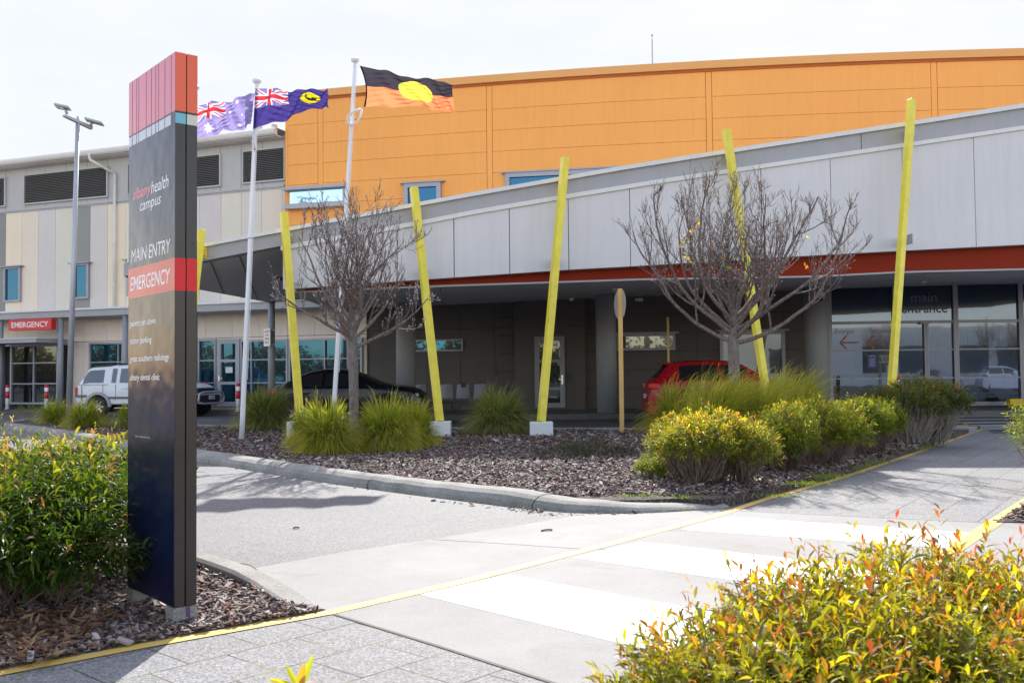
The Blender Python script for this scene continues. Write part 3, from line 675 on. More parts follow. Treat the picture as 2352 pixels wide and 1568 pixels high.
arrow(ex(520), ex(655), ey(725)); arrow(ex(735), ex(868), ey(722))
m_blue = M('blue_sign', (.02, .05, .25), .5)
mb = MB(); MAIN.pbox(mb, ex(723), ey(817), ex(803), ey(927), .06, .075); o = mb.build('visitor_notice', m_blue, blk)
mtext('VISITORS', ex(738), ey(836), ex(788), 3.2, m_whitep, parent=o, off=.0752)
mb = MB()
for i in range(11): a = 742-6*((i*7) % 3)/2; MAIN.pbox(mb, ex(a), ey(848+i*6), ex(790-3*((i*5) % 4)), ey(850.5+i*6), .074, .0765)
mb.build('fine_print', M('pale_print', (.4, .45, .6), .6), o)
mb = MB(); MAIN.pbox(mb, ex(807), ey(813), ex(912), ey(893), .06, .07); o = mb.build('opening_hours_notice', M('grey_notice', (.07, .09, .09), .5), blk)
for i, (s, a, b) in enumerate((('Albany Health Campus', 820, 900), ('Main Entrance', 832, 890), ('8am - 8pm', 836, 886), ('After Hours', 838, 885), ('Use Emergency Entrance', 818, 902))):
    mtext(s, ex(a), ey(831+i*13), ex(b), 2.1, m_whitep, parent=o, off=.0702)
# ================================================================== CANOPY
can = empty('entrance_canopy', (*FAS.pt(0, 0)[:2], 0), 'wedge-shaped drop-off canopy with white fascia panels rising to the right over a rust-red band', 'canopy')
def rowz(pts, off=.1):                        # pixel polyline -> [(X, z)]
    return [FAS.inv(x, y, off) for x, y in pts]
def ext(pz, Xe):                              # extend the last slope to Xe
    (a, za), (b, zb) = pz[-2], pz[-1]; return pz + [(Xe, zb+(zb-za)/(b-a)*(Xe-b))]
def itp(pz, X):
    for (a, za), (b, zb) in zip(pz, pz[1:]):
        if X <= b or b == pz[-1][0]:
            if X < a and a != pz[0][0]: continue
            return za+(zb-za)*(X-a)/(b-a)
trim_t = ext(rowz([(283, 598), (469, 559.5), (563, 541), (641, 526.5), (960, 465), (1091, 441), (1434, 381), (1723, 335), (2084, 280), (2352, 238)]), 17)
trim_b = [(x, z-.062-.004*i) for i, (x, z) in enumerate(trim_t)]
led_t = ext(rowz([(649, 565), (966, 507), (1091, 482.4), (1283, 450), (1530, 410), (1722.7, 381.8), (1977.7, 344.2), (2352, 289)]), 17)
led_b = [(x, z-.09) for x, z in led_t]
pan_b = ext(rowz([(649, 664.5), (1033.6, 637.7), (1305, 619.3), (1449, 611.6), (1827, 588.8), (2065, 576), (2243, 567), (2352, 561.7)]), 17)
red_b = ext(rowz([(649, 668.5), (976, 654.5), (1265.7, 645), (1474, 638), (1879, 631.6), (2084.5, 621), (2352, 615)], 0), 17)
band_bl = rowz([(283, 634), (469, 598), (634, 566), (649, 563)])
XE = pan_b[0][0]; XT = trim_t[0][0]
xsn = lambda a, b, n: [a+(b-a)*i/n for i in range(n+1)]
mb = MB(); FAS.strip(mb, [(X, itp(trim_b, X), itp(trim_t, X)) for X in xsn(XT+.08, 17, 40)], -.3, .14); mb.build('roof_trim', m_trim, can)
mb = MB(); FAS.strip(mb, [(X, itp(band_bl, X), itp(trim_b, X)) for X in xsn(XT, XE, 10)], -.25, .06)
crk = FAS.X(1975, 320)
for a, b in ((XE, crk-.008), (crk+.008, 17)): FAS.strip(mb, [(X, itp(led_t, X), itp(trim_b, X)) for X in xsn(a, b, 20)], -.25, .06)
mb.build('grey_fascia_band', m_band, can)
mb = MB(); FAS.strip(mb, [(X, itp(led_b, X), itp(led_t, X)) for X in xsn(XE-.03, 17, 40)], -.25, .15); mb.build('fascia_ledge', m_trim, can)
jx = [XE] + [FAS.X(x, 560) for x in (785, 912, 1042, 1169, 1304, 1445, 1592, 1746, 1906, 2071, 2236)]; jx += [jx[-1]+1.25*(i+1) for i in range(4)]
mb = MB()
for a, b in zip(jx, jx[1:]): FAS.strip(mb, [(X, itp(pan_b, X), itp(led_b, X)) for X in xsn(a+.008, b-.008, 3)], -.16, .1)
mb.build('white_fascia_panels', m_fwhite, can)
mb = MB(); FAS.strip(mb, [(X, itp(red_b, X), itp(led_b, X)) for X in xsn(XE+.02, 17, 30)], -.3, -.17); mb.build('rust_red_band', m_red, can)
mb = MB(); FAS.strip(mb, [(X, itp(red_b, X)-.04, itp(red_b, X)) for X in xsn(XE+.02, 17, 30)], -.34, -.12); mb.build('soffit_edge', m_band, can)
# lower ceiling, between the fascia and the building
back_z = [(-8, 3.5), (-4, 3.52), (1, 3.59), (5, 3.68), (12, 3.8), (17, 3.85), (30, 3.9)]
mb = MB(); n = 14
for i in range(n):
    for j in range(5):
        q = []
        for (ii, jj) in ((i, j), (i+1, j), (i+1, j+1), (i, j+1)):
            X = XE+.02+(17-XE)*ii/n; t = jj/5; a = Vector(FAS.pt(X, itp(red_b, X)-.02, -.2)); Xb = max(-6.4, X*1.25-.4); b = Vector(MAIN.pt(Xb, itp(back_z, Xb), -.02)); q.append(a.lerp(b, t))
        g = .012
        c = sum(q, Vector())/4; q = [c+(p-c)*(1-g/max(.1, (p-c).length)) for p in q]
        mb.quad(*q[::-1]); mb.quad(*[p+Vector((0, 0, .03)) for p in q])
mb.build('soffit', m_soff, can)
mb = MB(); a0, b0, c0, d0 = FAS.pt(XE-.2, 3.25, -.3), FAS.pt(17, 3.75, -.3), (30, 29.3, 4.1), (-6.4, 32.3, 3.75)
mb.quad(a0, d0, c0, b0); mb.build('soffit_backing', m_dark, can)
# raised soffit of the open left end
T_ = Vector(FAS.pt(XT, itp(band_bl, XT), -.1)); F1 = Vector(FAS.pt(*FAS.inv(469, 598, -.1), -.1)); F2 = Vector(FAS.pt(*FAS.inv(641, 564, -.1), -.1))
Kp = PY(622, 695, 28.2); Kb = PY(454, 664, 23.6); F3 = F2 + Vector((1.7, .22, .42)); Rp = Vector((-5.2, 29.6, 3.62)); Rq = PY(790, 678, 30.0)
def pl_at(P, t):
    t *= len(P)-1; i = min(int(t), len(P)-2); return P[i].lerp(P[i+1], t-i)
mb = MB(); FR = [T_, F1, F2, F3]; BR = [T_+Vector((.06, .5, 0)), Kb, Kp, Rq]; rows = []
for i in range(17):
    a, b = pl_at(FR, i/16), pl_at(BR, i/16); o = len(mb.v)
    for j in range(7): mb.v.append(tuple(a.lerp(b, j/6)))
    rows.append(o)
for a, b in zip(rows, rows[1:]):
    for j in range(6): mb.face([a+j, a+j+1, b+j+1, b+j])
n_ = len(mb.v); mb.v += [(x, y, z+.05) for x, y, z in mb.v]
for a, b in zip(rows, rows[1:]):
    for j in range(6): mb.face([n_+a+j, n_+b+j, n_+b+j+1, n_+a+j+1])
mb.build('raised_soffit', m_soff, can, True)
for t in (.28, .44, .6):
    mb = MB(); mb.bar(pl_at(FR, t*.8)+Vector((0, .1, -.004)), pl_at(BR, t)+Vector((0, 0, -.004)), .012); mb.build('soffit_joint', m_dark, can)
mb = MB()
# back edge beam and end block
for a, b in ((T_, Kb), (Kb, Kp)):
    mb.hexa([a, b, b+Vector((0, .12, 0)), a+Vector((0, .12, 0)), a+Vector((0, 0, .3)), b+Vector((0, 0, .3)), b+Vector((0, .12, .3)), a+Vector((0, .12, .3))])
mb.build('edge_beam', m_band, can)
# roof deck
mb = MB(); top = [Vector(FAS.pt(X, itp(trim_t, X)-.06, -.28)) for X in xsn(XT+.1, 17, 16)]
bk = [Vector(MAIN.pt(max(-6.4, p.x*1.25-.4), 4.4, .02)) for p in top]; bk = [b if b.x > -6.3 else Vector((max(p.x, -7.4), 27.5, 4.0)) for b, p in zip(bk, top)]
bk[0] = Vector((-7.5, 22, 3.7)); bk[1] = Vector((-7.2, 27, 3.8))
for a, b, c, d in zip(top, top[1:], bk, bk[1:]): mb.quad(a, b, d, c)
mb.build('roof_deck', m_galv, can)
for x, y0, r, Y in ((1392.6, 669, .29, 27.5), (932, 684, .28, 28.0), (1876, 656, .34, 27.4), (623.6, 694, .1, 28.1)):
    p = PY(x, 800, Y); zz = PY(x, y0, Y).z; mb = MB(); mb.tube([(p.x, Y, .15), (p.x, Y, zz+.25 if r > .2 else zz+.02)], r, 32); mb.build('column', m_col, can, True)
for x, y, Y in ((595, 623, 22.5), (1313, 685.5, 27), (1412, 662, 24), (1468, 687, 28), (2122, 645, 26)):   # little ceiling fittings
    p = PY(x, y, Y); mb = MB(); r = .12 if x == 1468 else .06; mb.lathe(p, [(r*.5, -.07), (r, -.05), (r, .02)], 12); mb.build('ceiling_sensor', m_whitep, can, True)
p = PY(ex(348), ey(378), 26.9)
dome = empty('security_camera', (p.x, p.y, p.z), 'white dome security camera hanging by the grey column left of the entrance glass', 'camera')
mb = MB(); mb.lathe((p.x, p.y, p.z), [(.1, 0), (.15, .04), (.155, .15), (.1, .2), (.04, .22), (.03, .35)], 16); mb.build('housing', m_whitep, dome, True)
mb = MB(); mb.lathe((p.x, p.y, p.z), [(.02, -.09), (.07, -.07), (.1, -.01), (.1, .001)], 14); mb.build('dome', m_black, dome, True)
mb = MB(); mb.tube([(p.x, p.y, p.z+.34), (p.x, p.y, p.z+.34), (p.x-.02, p.y+.25, p.z+.5)], .02, 8); mb.build('bracket', m_galv, dome)
# ================================================================== YELLOW POSTS
def post(top, bot, base, label, Yt=None, Yb=18.3, wd=.15, bracket=True):
    Xf, zf = FAS.inv(top[0], top[1], .35); P1 = Vector(FAS.pt(Xf, zf, .35))
    P0 = PY(bot[0], bot[1], Yb); ground = .085
    e = empty('leaning_yellow_post', (P0.x, P0.y, ground), label, 'post', 'yellow posts along the canopy')
    mb = MB(); side = Vector((math.sin(R(28)), -math.cos(R(28)), 0)); mb.bar(P0, P1, wd*.95, wd*.92, side=side, d0=wd*.7); o = mb.build('post', m_post, e); bevel(o, .008)
    mb = MB(); mb.obox((P0.x, P0.y, (P0.z+ground)/2-.02), (.215, 0, 0), (0, .2, 0), (0, 0, (P0.z-ground)/2+.02)); o = mb.build('concrete_base', m_base, e); bevel(o, .015)
    for yy_ in base:                           # brackets fixing it to the fascia: photo y of each
        t = (yy_-top[1])/(bot[1]-top[1]); Q = P1.lerp(P0, t); Xq = FAS.X(top[0]+(bot[0]-top[0])*t, yy_, .2)-.09
        W0 = Vector(FAS.pt(Xq+.12, Q.z, .07)); mb = MB(); mb.obox(W0+Vector((0, -.12, 0)), (.012, 0, 0), (0, max(.06, abs(W0.y-Q.y)/2), 0), (0, 0, .1)); mb.obox(W0+Vector((.02, 0, 0)), (.07, 0, 0), (0, .012, 0), (0, 0, .11))
        b = mb.build('bracket', m_post if top[0] < 500 else m_galv, e)
        mb = MB()
        for dx in (-.02, .06):
            for dz_ in (-.06, .06): mb.obox(W0+Vector((dx, -.02, dz_)), (.012, 0, 0), (0, .012, 0), (0, 0, .012))
        mb.build('bolt', m_galv, b)
    return e
post((463.5, 528), (414, 960), (577,), 'leftmost yellow post, half hidden behind the tall sign', Yb=18.6)
post((652, 489), (689.5, 967), (545, 657), 'yellow post at the left end of the white fascia, leaning left behind the tussocks', Yb=18.4)
post((950.5, 431), (1010, 967), (487, 628), 'yellow post leaning left, just right of the smaller bare tree, base behind a tussock', Yb=18.4)
post((1298, 363), (1243, 968), (415, 606), 'yellow post leaning right on a fully visible white concrete block', Yb=18.2)
post((1668, 299), (1769, 962), (360, 575), 'yellow post leaning left behind the larger bare tree', Yb=18.6)
post((2094, 230), (2043, 960), (305, 560), 'tallest yellow post, in front of the main entrance glass', Yb=18.7)
# ================================================================== FLAGPOLES AND FLAGS
def flagpole(base, top, Y, label, r=.048):
    P0, P1 = PY(*base, Y), PY(*top, Y); P0.z = .08
    e = empty('flagpole', tuple(P0), label, 'flagpole', 'white flagpoles in the mulch bed')
    mb = MB(); n = 14; P = [P0.lerp(P1, i/n) for i in range(n+1)]; mb.tube(P, [r*(1-.35*i/n) for i in range(n+1)], 14); mb.build('pole', m_pole, e, True)
    mb = MB(); mb.lathe(P1, [(.03, -.03), (.07, .0), (.085, .03), (.08, .055), (.04, .075)], 18); mb.build('cap', m_pole, e, True)
    mb = MB(); m_ = P0.lerp(P1, .56); mb.lathe(m_, [(r*.9, 0), (r*.9, .03)], 14); mb.build('joint_ring', m_galv, e)
    mb = MB(); mb.tube([P1+Vector((.045, -.01, 0)), P0.lerp(P1, .5)+Vector((.055, -.01, 0)), P0.lerp(P1, .17)+Vector((.06, -.01, 0))], .005, 5); mb.build('halyard', m_pole, e)
    return e, P0, P1
FP1 = flagpole((555, 1010), (590, 190), 17.6, 'white flagpole nearest the tall sign, flying the dark blue flag with a yellow disc')
FP2 = flagpole((763, 1000), (815.5, 142), 18.6, 'white flagpole rising beside the smaller bare tree, flying the black, orange-red and yellow flag')
FP3 = flagpole((437, 1015), (447, 205), 17.0, 'white flagpole hidden behind the tall sign, carrying the pale blue flag')
mb = MB()
q = [PY(830, 252, 18.55), PY(829, 264, 18.5), PY(822, 280, 18.5), PY(808, 288, 18.5), PY(797, 282, 18.52), PY(799, 268, 18.5), PY(812, 256, 18.48), PY(829, 251, 18.5)]
mb.tube(q, .022, 8); o = mb.build('rope_loop', m_whitep, FP2[0], True)
mb = MB(); mb.tube([PY(578, 303, 17.5), PY(583, 320, 17.5), PY(588, 342, 17.5), PY(585, 345, 17.5), PY(579, 322, 17.5)], .015, 6); mb.build('rope_loop', m_whitep, FP1[0], True)
def spl(pts, t):                              # Catmull-Rom through photo points (x, y)
    n = len(pts)-1; k = min(int(t*n), n-1); u = t*n-k; P = [np.array(pts[max(0, min(n, k+i))], float) for i in (-1, 0, 1, 2)]
    return .5*((2*P[1])+(-P[0]+P[2])*u+(2*P[0]-5*P[1]+4*P[2]-P[3])*u*u+(-P[0]+3*P[1]-3*P[2]+P[3])*u**3)
def flag(name, topc, botc, Y, colf, label, waves, nu=200, nv=100, hoistw=0, mid=None):
    cols, mb = [], MB()
    for j in range(nv+1):
        for i in range(nu+1):
            u, v = i/nu, j/nv; a, b = spl(topc, u), spl(botc, u); p = a+(b-a)*v
            if mid: p = p + np.array(mid)*math.sin(math.pi*v)*max(0, 1-u*4)
            dy = sum(A*min(1, u*3)*math.sin(2*math.pi*(fu*u+fv*v)+ph) for A, fu, fv, ph in waves)
            q = PY(p[0], p[1], Y); mb.v.append((q.x, q.y+dy, q.z)); cols.append((*colf(u, v), 1))
    for j in range(nv):
        for i in range(nu): a = j*(nu+1)+i; mb.face([a, a+nu+1, a+nu+2, a+1])
    o = mb.build(name, m_flag, None, True, cols); tag(o, label, 'flag', 'flags on the poles')
    return o
BK, RD, YL, WH, BL, BL2 = (.05, .045, .06), (.97, .27, .12), (.85, .76, .1), (.75, .74, .78), (.06, .045, .22), (.33, .28, .56)
def seg_d(px, py, ax, ay, bx, by):
    vx, vy = bx-ax, by-ay; t = max(0, min(1, ((px-ax)*vx+(py-ay)*vy)/(vx*vx+vy*vy))); return math.hypot(px-ax-vx*t, py-ay-vy*t)
def jack(s, t, blue, red=(.55, .04, .06)):    # s, t in 0..1 over the canton
    X, Y = s*2, t
    if abs(X-1) < .1 or abs(Y-.5) < .1: return red
    if abs(X-1) < .165 or abs(Y-.5) < .165: return WH
    d = min(seg_d(X, Y, 0, 0, 2, 1), seg_d(X, Y, 2, 0, 0, 1))
    if d < .035: return red
    if d < .1: return WH
    return blue
def star(x, y, cx, cy, r, n=7):
    dx, dy = x-cx, y-cy; rr = math.hypot(dx, dy)
    if rr > r: return False
    a = (math.atan2(dx, -dy) % (2*math.pi/n))/(2*math.pi/n); a = abs(a-.5)*2; return rr < r*(.45+.55*a**1.6)
def c_ab(u, v):
    if u < .035: return (.01, .01, .012)
    d = math.hypot((u-.53)*2.0, v-.5)
    return YL if d < .35 else (BK if v < .5 else RD)
def swan(X, Y):                               # small black bird inside the disc
    e = lambda cx, cy, a, b: ((X-cx)/a)**2+((Y-cy)/b)**2 < 1
    return e(.01, .05, .11, .06) or e(.08, -.02, .07, .05) or seg_d(X, Y, -.09, .03, -.1, -.06) < .018 or seg_d(X, Y, -.1, -.07, -.06, -.1) < .018 or seg_d(X, Y, -.05, -.1, -.08, -.12) < .015 or seg_d(X, Y, .0, .1, .04, .15) < .01
def c_wa(u, v):
    if u < .45 and v < .5: return jack(u/.45, v/.5, (.2, .16, .42))
    X, Y = (u-.73)*2, v-.45
    if math.hypot(X, Y) < .25: return (.03, .03, .03) if swan(X, Y) else (.75, .65, .02)
    return BL
def c_au(u, v):
    if u < .5 and v < .5: return jack(u/.5, v/.5, (.25, .2, .5))
    x, y = u*2, v
    for cx, cy, r in ((.5, .77, .16), (1.5, .83, .07), (1.25, .45, .07), (1.5, .17, .07), (1.72, .38, .07), (1.6, .55, .04)):
        if star(x, y, cx, cy, r): return (.8, .8, .85)
    return BL2
flag('flag', [(826, 151), (868, 160), (912, 170), (960, 181), (1005, 184), (1038, 194.5)], [(835.5, 246), (880, 245), (944, 244), (985, 247.5), (1015, 256.5), (1043.7, 260)], 18.55, c_ab, 'black and orange-red flag with a big yellow disc, flying in the wind', [(.07, 2.6, .5, 0), (.04, 5.2, -1.2, 1), (.012, 3, 7, .5)], mid=(9, 0))
flag('flag', [(586.6, 203), (625, 205), (666, 208), (712, 206.5), (753.6, 202.7)], [(581, 296.5), (625, 283), (679, 266), (722, 248), (756.5, 251)], 17.55, c_wa, 'dark blue flag with a union canton and a yellow disc with a black bird', [(.08, 2.4, .3, .6), (.05, 4.5, 1.4, 1), (.015, 6, -5, 0)])
flag('flag', [(449, 246), (480, 236), (515, 234), (548, 226), (583, 213)], [(446, 320), (480, 312), (515, 302), (548, 298), (578, 288)], 17.0, c_au, 'pale violet-blue flag with white stars and union canton, flying behind the tall sign', [(.07, 2.2, .6, 0), (.04, 4.7, -1, 2), (.015, 4, 6, 0)])
# ================================================================== LAMP POST
Y = 27.0; P0 = PY(158, 960, Y); P0.z = .08; P1 = PY(178.5, 283, Y); PT = PY(180, 283, Y)
lamp = empty('lamp_post', tuple(P0), 'tall grey lamp post with two flat floodlight heads at the left of the photo', 'lamp post')
mb = MB(); mb.tube([P0, P0.lerp(P1, .5), P1], [.085, .07, .055], 16); mb.tube([P1, P1+Vector((.01, 0, .18))], .04, 12); mb.build('pole', m_galv, lamp, True)
A, B = PY(147, 266, Y-.5), PY(210, 294, Y+.5); mb = MB(); mb.bar(A, B, .1, side=(0, 0, 1), d0=.06); mb.build('crossarm', m_galv, lamp)
for a, c, L, sgn in ((PY(154, 262, Y-.4), PY(144, 246, Y-.4), 1, -1), (PY(206, 290, Y+.4), PY(217, 280, Y+.4), 1, 1)):
    mb = MB(); k = Vector((.235, sgn*.05, -.06*sgn if sgn > 0 else .06*-1)); mb.obox(c, k, (-.04, .17, 0), (.0, 0, .035)); o = mb.build('lamp_head', m_galv, lamp); bevel(o, .02)
    mb.v = []; mb.f = []; mb.m = []; mb.obox(c+Vector((sgn*.06, 0, -.04)), k*.5, (-.03, .12, 0), (0, 0, .006)); mb.build('lens', m_whitep, o)
    mb = MB(); mb.tube([a, c+Vector((-sgn*.06, 0, -.02))], .04, 10); mb.build('bracket', m_galv, lamp, True)
# ================================================================== WAYFINDING SIGN
sA, sB, sC = Vector((-1.637, 4.709)), Vector((-2.064, 5.216)), Vector((-1.553, 4.769)); sD = sB+(sC-sA)
def hz(x, y, P): d = ray(x, y); t = math.hypot(P[0], P[1])/math.hypot(d.x, d.y); return H_CAM+d.z*t
zS0 = hz(405.6, 1395.5, sA); zS1 = hz(421, 120, sA)
sign = empty('wayfinding_sign', (-1.8, 4.95, 0), 'tall dark monolith sign with pink-tinted coral stripes on top and a red emergency band', 'sign')
v3 = lambda p, z: (p.x, p.y, z)
un = (sB-sA).normalized(); ue = Vector((un.y, -un.x)); nF = -ue; nE = -un
wF, wE = (sB-sA).length, (sC-sA).length+.008
m_sgn = M('gloss_black_panel', (.009, .012, .04), .16, var=.2, scale=2, spec=.17, coat=0); m_edge = M('dark_bronze_edge', (.032, .026, .023), .25, var=.1)  # black panel; the blue in its base stands in for reflected sky
for nn in m_sgn.node_tree.nodes:
    if nn.type == 'BSDF_PRINCIPLED':
        nn.inputs['Coat Roughness'].default_value = .12; u = m_sgn.node_tree.nodes.new('ShaderNodeBump'); u.inputs['Strength'].default_value = .12; u.inputs['Distance'].default_value = .05
        m_sgn.node_tree.links.new(noise(m_sgn.node_tree, 3.5, 2), u.inputs['Height']); m_sgn.node_tree.links.new(u.outputs[0], nn.inputs['Normal']); m_sgn.node_tree.links.new(u.outputs[0], nn.inputs['Coat Normal'])
gap = .004; halves = []
for k, (a, b) in enumerate(((0, .48), (.52, 1.0))):
    p, q = sA+ue*(wE*a), sA+ue*(wE*b); mb = MB()
    mb.hexa([v3(p, zS0), v3(q, zS0), v3(q+un*wF, zS0), v3(p+un*wF, zS0), v3(p, zS1), v3(q, zS1), v3(q+un*wF, zS1), v3(p+un*wF, zS1)])
    mb.f[0:0] = []; o = mb.build('panel', [m_sgn, m_edge], sign); halves.append(o)
    for pl in o.data.polygons: pl.material_index = 0 if abs(pl.normal.x*nF.x+pl.normal.y*nF.y) > .9 else 1
    bevel(o, .0025, 1)
mb = MB(); p, q = sA+ue*(wE*.47)+un*.012, sA+ue*(wE*.53)+un*.012
mb.hexa([v3(p, zS0), v3(q, zS0), v3(q+un*(wF-.03), zS0), v3(p+un*(wF-.03), zS0), v3(p, zS1-.01), v3(q, zS1-.01), v3(q+un*(wF-.03), zS1-.01), v3(p+un*(wF-.03), zS1-.01)]); mb.build('core', m_dark, sign)
def sface(x, y):                              # photo point on the lettered face -> (u metres from the near edge, z)
    d = ray(x, y); o = Vector((0, 0)); D = Vector((d.x, d.y)); n = nF; t = (sA-o).dot(n)/D.dot(n); P = D*t; return ((P-sA).dot(un), H_CAM+d.z*t)
def proj(p):
    v = Vector(p)-CAMP; k = v.dot(_f); return (CX+FPX*v.dot(_r)/k, CY-FPX*v.dot(_u)/k)
def fix(x, y):                                # the photo's lens bows the sign's edges: keep the position as a fraction of the face width
    tb = lambda T: float(np.interp(y, [t[0] for t in T], [t[1] for t in T]))
    pl_, pr_ = tb([(195, 315), (390, 305), (517, 299), (800, 296.5), (950, 293.5), (1350, 298.8)]), tb([(120, 421), (435, 412.5), (517, 406), (780, 400.5), (978, 398.9), (1395, 405.6)])
    f_ = (x-pl_)/(pr_-pl_); ml = proj((sB.x, sB.y, hz(x, y, sB)))[0]; mr = proj((sA.x, sA.y, hz(x, y, sA)))[0]; return (ml+(mr-ml)*f_, y)
_sf0 = sface
def sface(x, y): return _sf0(*fix(x, y))
def sfp(u, z, o=.0): p = sA+un*u+nF*o; return Vector((p.x, p.y, z))
def sep(u, z, o=.0): p = sA+ue*u+nE*o; return Vector((p.x, p.y, z))
def fq(mb, u0, z0, u1, z1, o=.001, f=sfp):
    P = [f(u0, z0, o), f(u1, z0, o), f(u1, z1, o), f(u0, z1, o)]; Q = [f(u0, z0, 0), f(u1, z0, 0), f(u1, z1, 0), f(u0, z1, 0)]; mb.hexa([*Q, *P])
zz = lambda x, y: (x/3.901, y/3.901+172.3)
lines_u = [0] + [sface(*zz(x, y))[0] for x, y in ((1592, 345), (1535, 377), (1478, 410), (1452, 426), (1412, 450), (1365, 478), (1296, 520), (1276, 532), (1237, 556))] + [wF]
zst = sface(*zz(1478, 404))[1]; zbx1 = sface(*zz(1478, 412))[1]; zbx0 = sface(*zz(1478, 506))[1]
m_coral_tint = M('pink_stripe', (.68, .1, .16), .3, var=.04, spec=.5); m_coral = M('coral_end', (.75, .12, .05), .4, var=.04); m_lav = M('pale_block', (.5, .5, .55), .3, var=.05)  # face stripes are coral paint with reflected sky tinted in
mb = MB()
for a, b in zip(lines_u, lines_u[1:]): fq(mb, a+(.0035 if a > 0 else 0), zst, b-(.0035 if b < wF else 0), zS1-.001)
mb.build('coral_stripes', m_coral_tint, sign)
mb = MB()
for a, b in zip(lines_u[1:], lines_u[2:]): fq(mb, a+.0045, zbx0, b-.0045, zbx1-.004)
mb.build('pale_blocks', m_lav, sign)
for (a, b), cc in (((.001, .478), (.16, .42, .5)), ((.522, .999), (.55, .54, .47))):
    mb = MB(); fq(mb, wE*a, zst+.002, wE*b, zS1-.001, .001, sep); mb.build('coral_end_panel', m_coral, sign)
    mb = MB(); fq(mb, wE*a, zbx0, wE*b, zbx1-.004, .001, sep); mb.build('end_block', M('end_block_%d' % int(a*10), cc, .4), sign)
za_, zb_1 = sface(0/3.0335+1222/3.0335, 228/3.0335+516.8)[1], sface(1218/3.0335, 455/3.0335+516.8)[1]
mb = MB(); fq(mb, .0005, zb_1, wF-.001, za_); fq(mb, wE*.002, zb_1, wE*.478, za_, .001, sep); fq(mb, wE*.522, zb_1, wE*.999, za_, .001, sep)
mb.build('red_band', M('signal_red', (.6, .012, .02), .3, var=.03, spec=.35), sign)
m_let = M('white_lettering', (.85, .85, .87), .4); m_plet = M('pink_lettering', (.75, .15, .22), .4)
m_let2 = m_let
def stext(s, L, Rr, cap, sc, mat, **k):       # L = left end of baseline (photo), Rr = right end, cap = cap height in photo px at the left end
    (uL, zL), (uR, zR) = sface(*L), sface(*Rr); z = (zL+zR)/2; zc_ = sface(L[0], L[1]-cap)[1]-zL
    lo = .0012 if s == 'EMERGENCY' else .0003; O = sfp(uL, z, lo); E = sfp(uR, z, lo); V = Vector((0, 0, zc_)) * 1.0
    return text_mesh('lettering', s, O, E-O, V, mat, sign, lift=.0003, thick=.0005, **k)
z1 = lambda x, y: (x/3.901, y/3.901+172.3); z2 = lambda x, y: (x/3.0335, y/3.0335+516.8)
stext('albany', z1(1216, 1120), z1(1388, 1060), 25, 0, m_plet, shear=.2, bold=.02)
stext('health', z1(1386, 1060), z1(1550, 1003), 27, 0, m_let, shear=.2)
stext('campus', z1(1275, 1222), z1(1470, 1150), 24, 0, m_let, shear=.2)
stext('MAIN ENTRY', z2(925, 272), z2(1197, 186), 29.5, 0, m_let, shear=.12, bold=-.004)
stext('EMERGENCY', z2(919, 464), z2(1192, 398), 31, 0, m_let, shear=.12, bold=.004)
for s, a, b in (('patient set down', (912, 709), (1088, 683)), ('visitor parking', (911, 830), (1060, 812)), ('great southern radiology', (910, 953), (1177, 936)), ('albany dental clinic', (908, 1081), (1112, 1077))):
    stext(s, z2(*a), z2(*b), 13.5, 0, m_let, shear=.15, bold=.008)
stext('this is a smoke free zone', z2(945, 1478), z2(1045, 1484), 5, 0, M('faint_lettering', (.5, .5, .52), .4), shear=.12)
for u in (.24, .76):
    mb = MB(); p = sep(wE*u, sface(*z2(1250, 95))[1]-.01, 0); 
    mb.lathe(tuple(p), [(.006, -.002), (.006, .002)], 10, 'y'); mb.build('rivet', m_edge, sign)
mb = MB(); p, q = sA+un*.03+ue*.003, sA+un*.14+ue*.003
def foot(u0, u1):
    mb = MB(); P = []
    for z in (0, zS0-.001):
        for (u, e) in ((u0, -.004), (u0, wE+.004), (u1, wE+.004), (u1, -.004)): c = sA+un*u+ue*e; P.append((c.x, c.y, z))
    mb.hexa(P); o = mb.build('concrete_foot', m_kerb, sign); return o
foot(.0, .1); foot(wF-.1, wF)
mb = MB(); P = [sA+ue*(wE*a)+nE*.003 for a in (.52, .7)]
mb.quad(v3(P[0], .0), v3(P[1], .0), v3(P[1], zS0), v3(P[0], zS0)); mb.build('cable_conduit', M('purple_conduit', (.12, .06, .14), .6), sign)
# ================================================================== OTHER SIGNS AND STREET FURNITURE
X0, zt2 = WING.inv(19.5, 735, 1.55); X1, _z = WING.inv(118, 731, 1.55); zb3 = WING.z(19.5, 759.5, 1.55)
es = empty('emergency_sign', (*WING.pt(X0, 0, 1.4)[:2], zb3), 'red box sign reading EMERGENCY hung over the left entrance doors', 'sign')
mb = MB(); WING.box(mb, X0, X1, zb3, zt2, 1.32, 1.55); o = mb.build('sign_box', m_redp, es); bevel(o, .01)
O = Vector(WING.pt(X0+(X1-X0)*.07, zb3+(zt2-zb3)*.27, 1.552)); E = Vector(WING.pt(X0+(X1-X0)*.93, zb3+(zt2-zb3)*.27, 1.552))
text_mesh('lettering', 'EMERGENCY', O, E-O, (0, 0, (zt2-zb3)*.5), m_whitep, es, bold=.012)
c = PY(613.7, 774, 27.9); ds = empty('drop_off_sign', (c.x, c.y, c.z), 'small white sign with red words DROP OFF AREA ONLY on the slim grey column', 'sign')
U = Vector((.74, -.67, 0)).normalized()*.16; N = U.cross(Vector((0, 0, 1))).normalized(); zt3, zb4 = PY(613, 754, 27.9).z, PY(613, 795, 27.9).z
mb = MB(); mb.obox((c.x, c.y, (zt3+zb4)/2), U, N*.01, (0, 0, (zt3-zb4)/2)); mb.build('plate', m_whitep, ds)
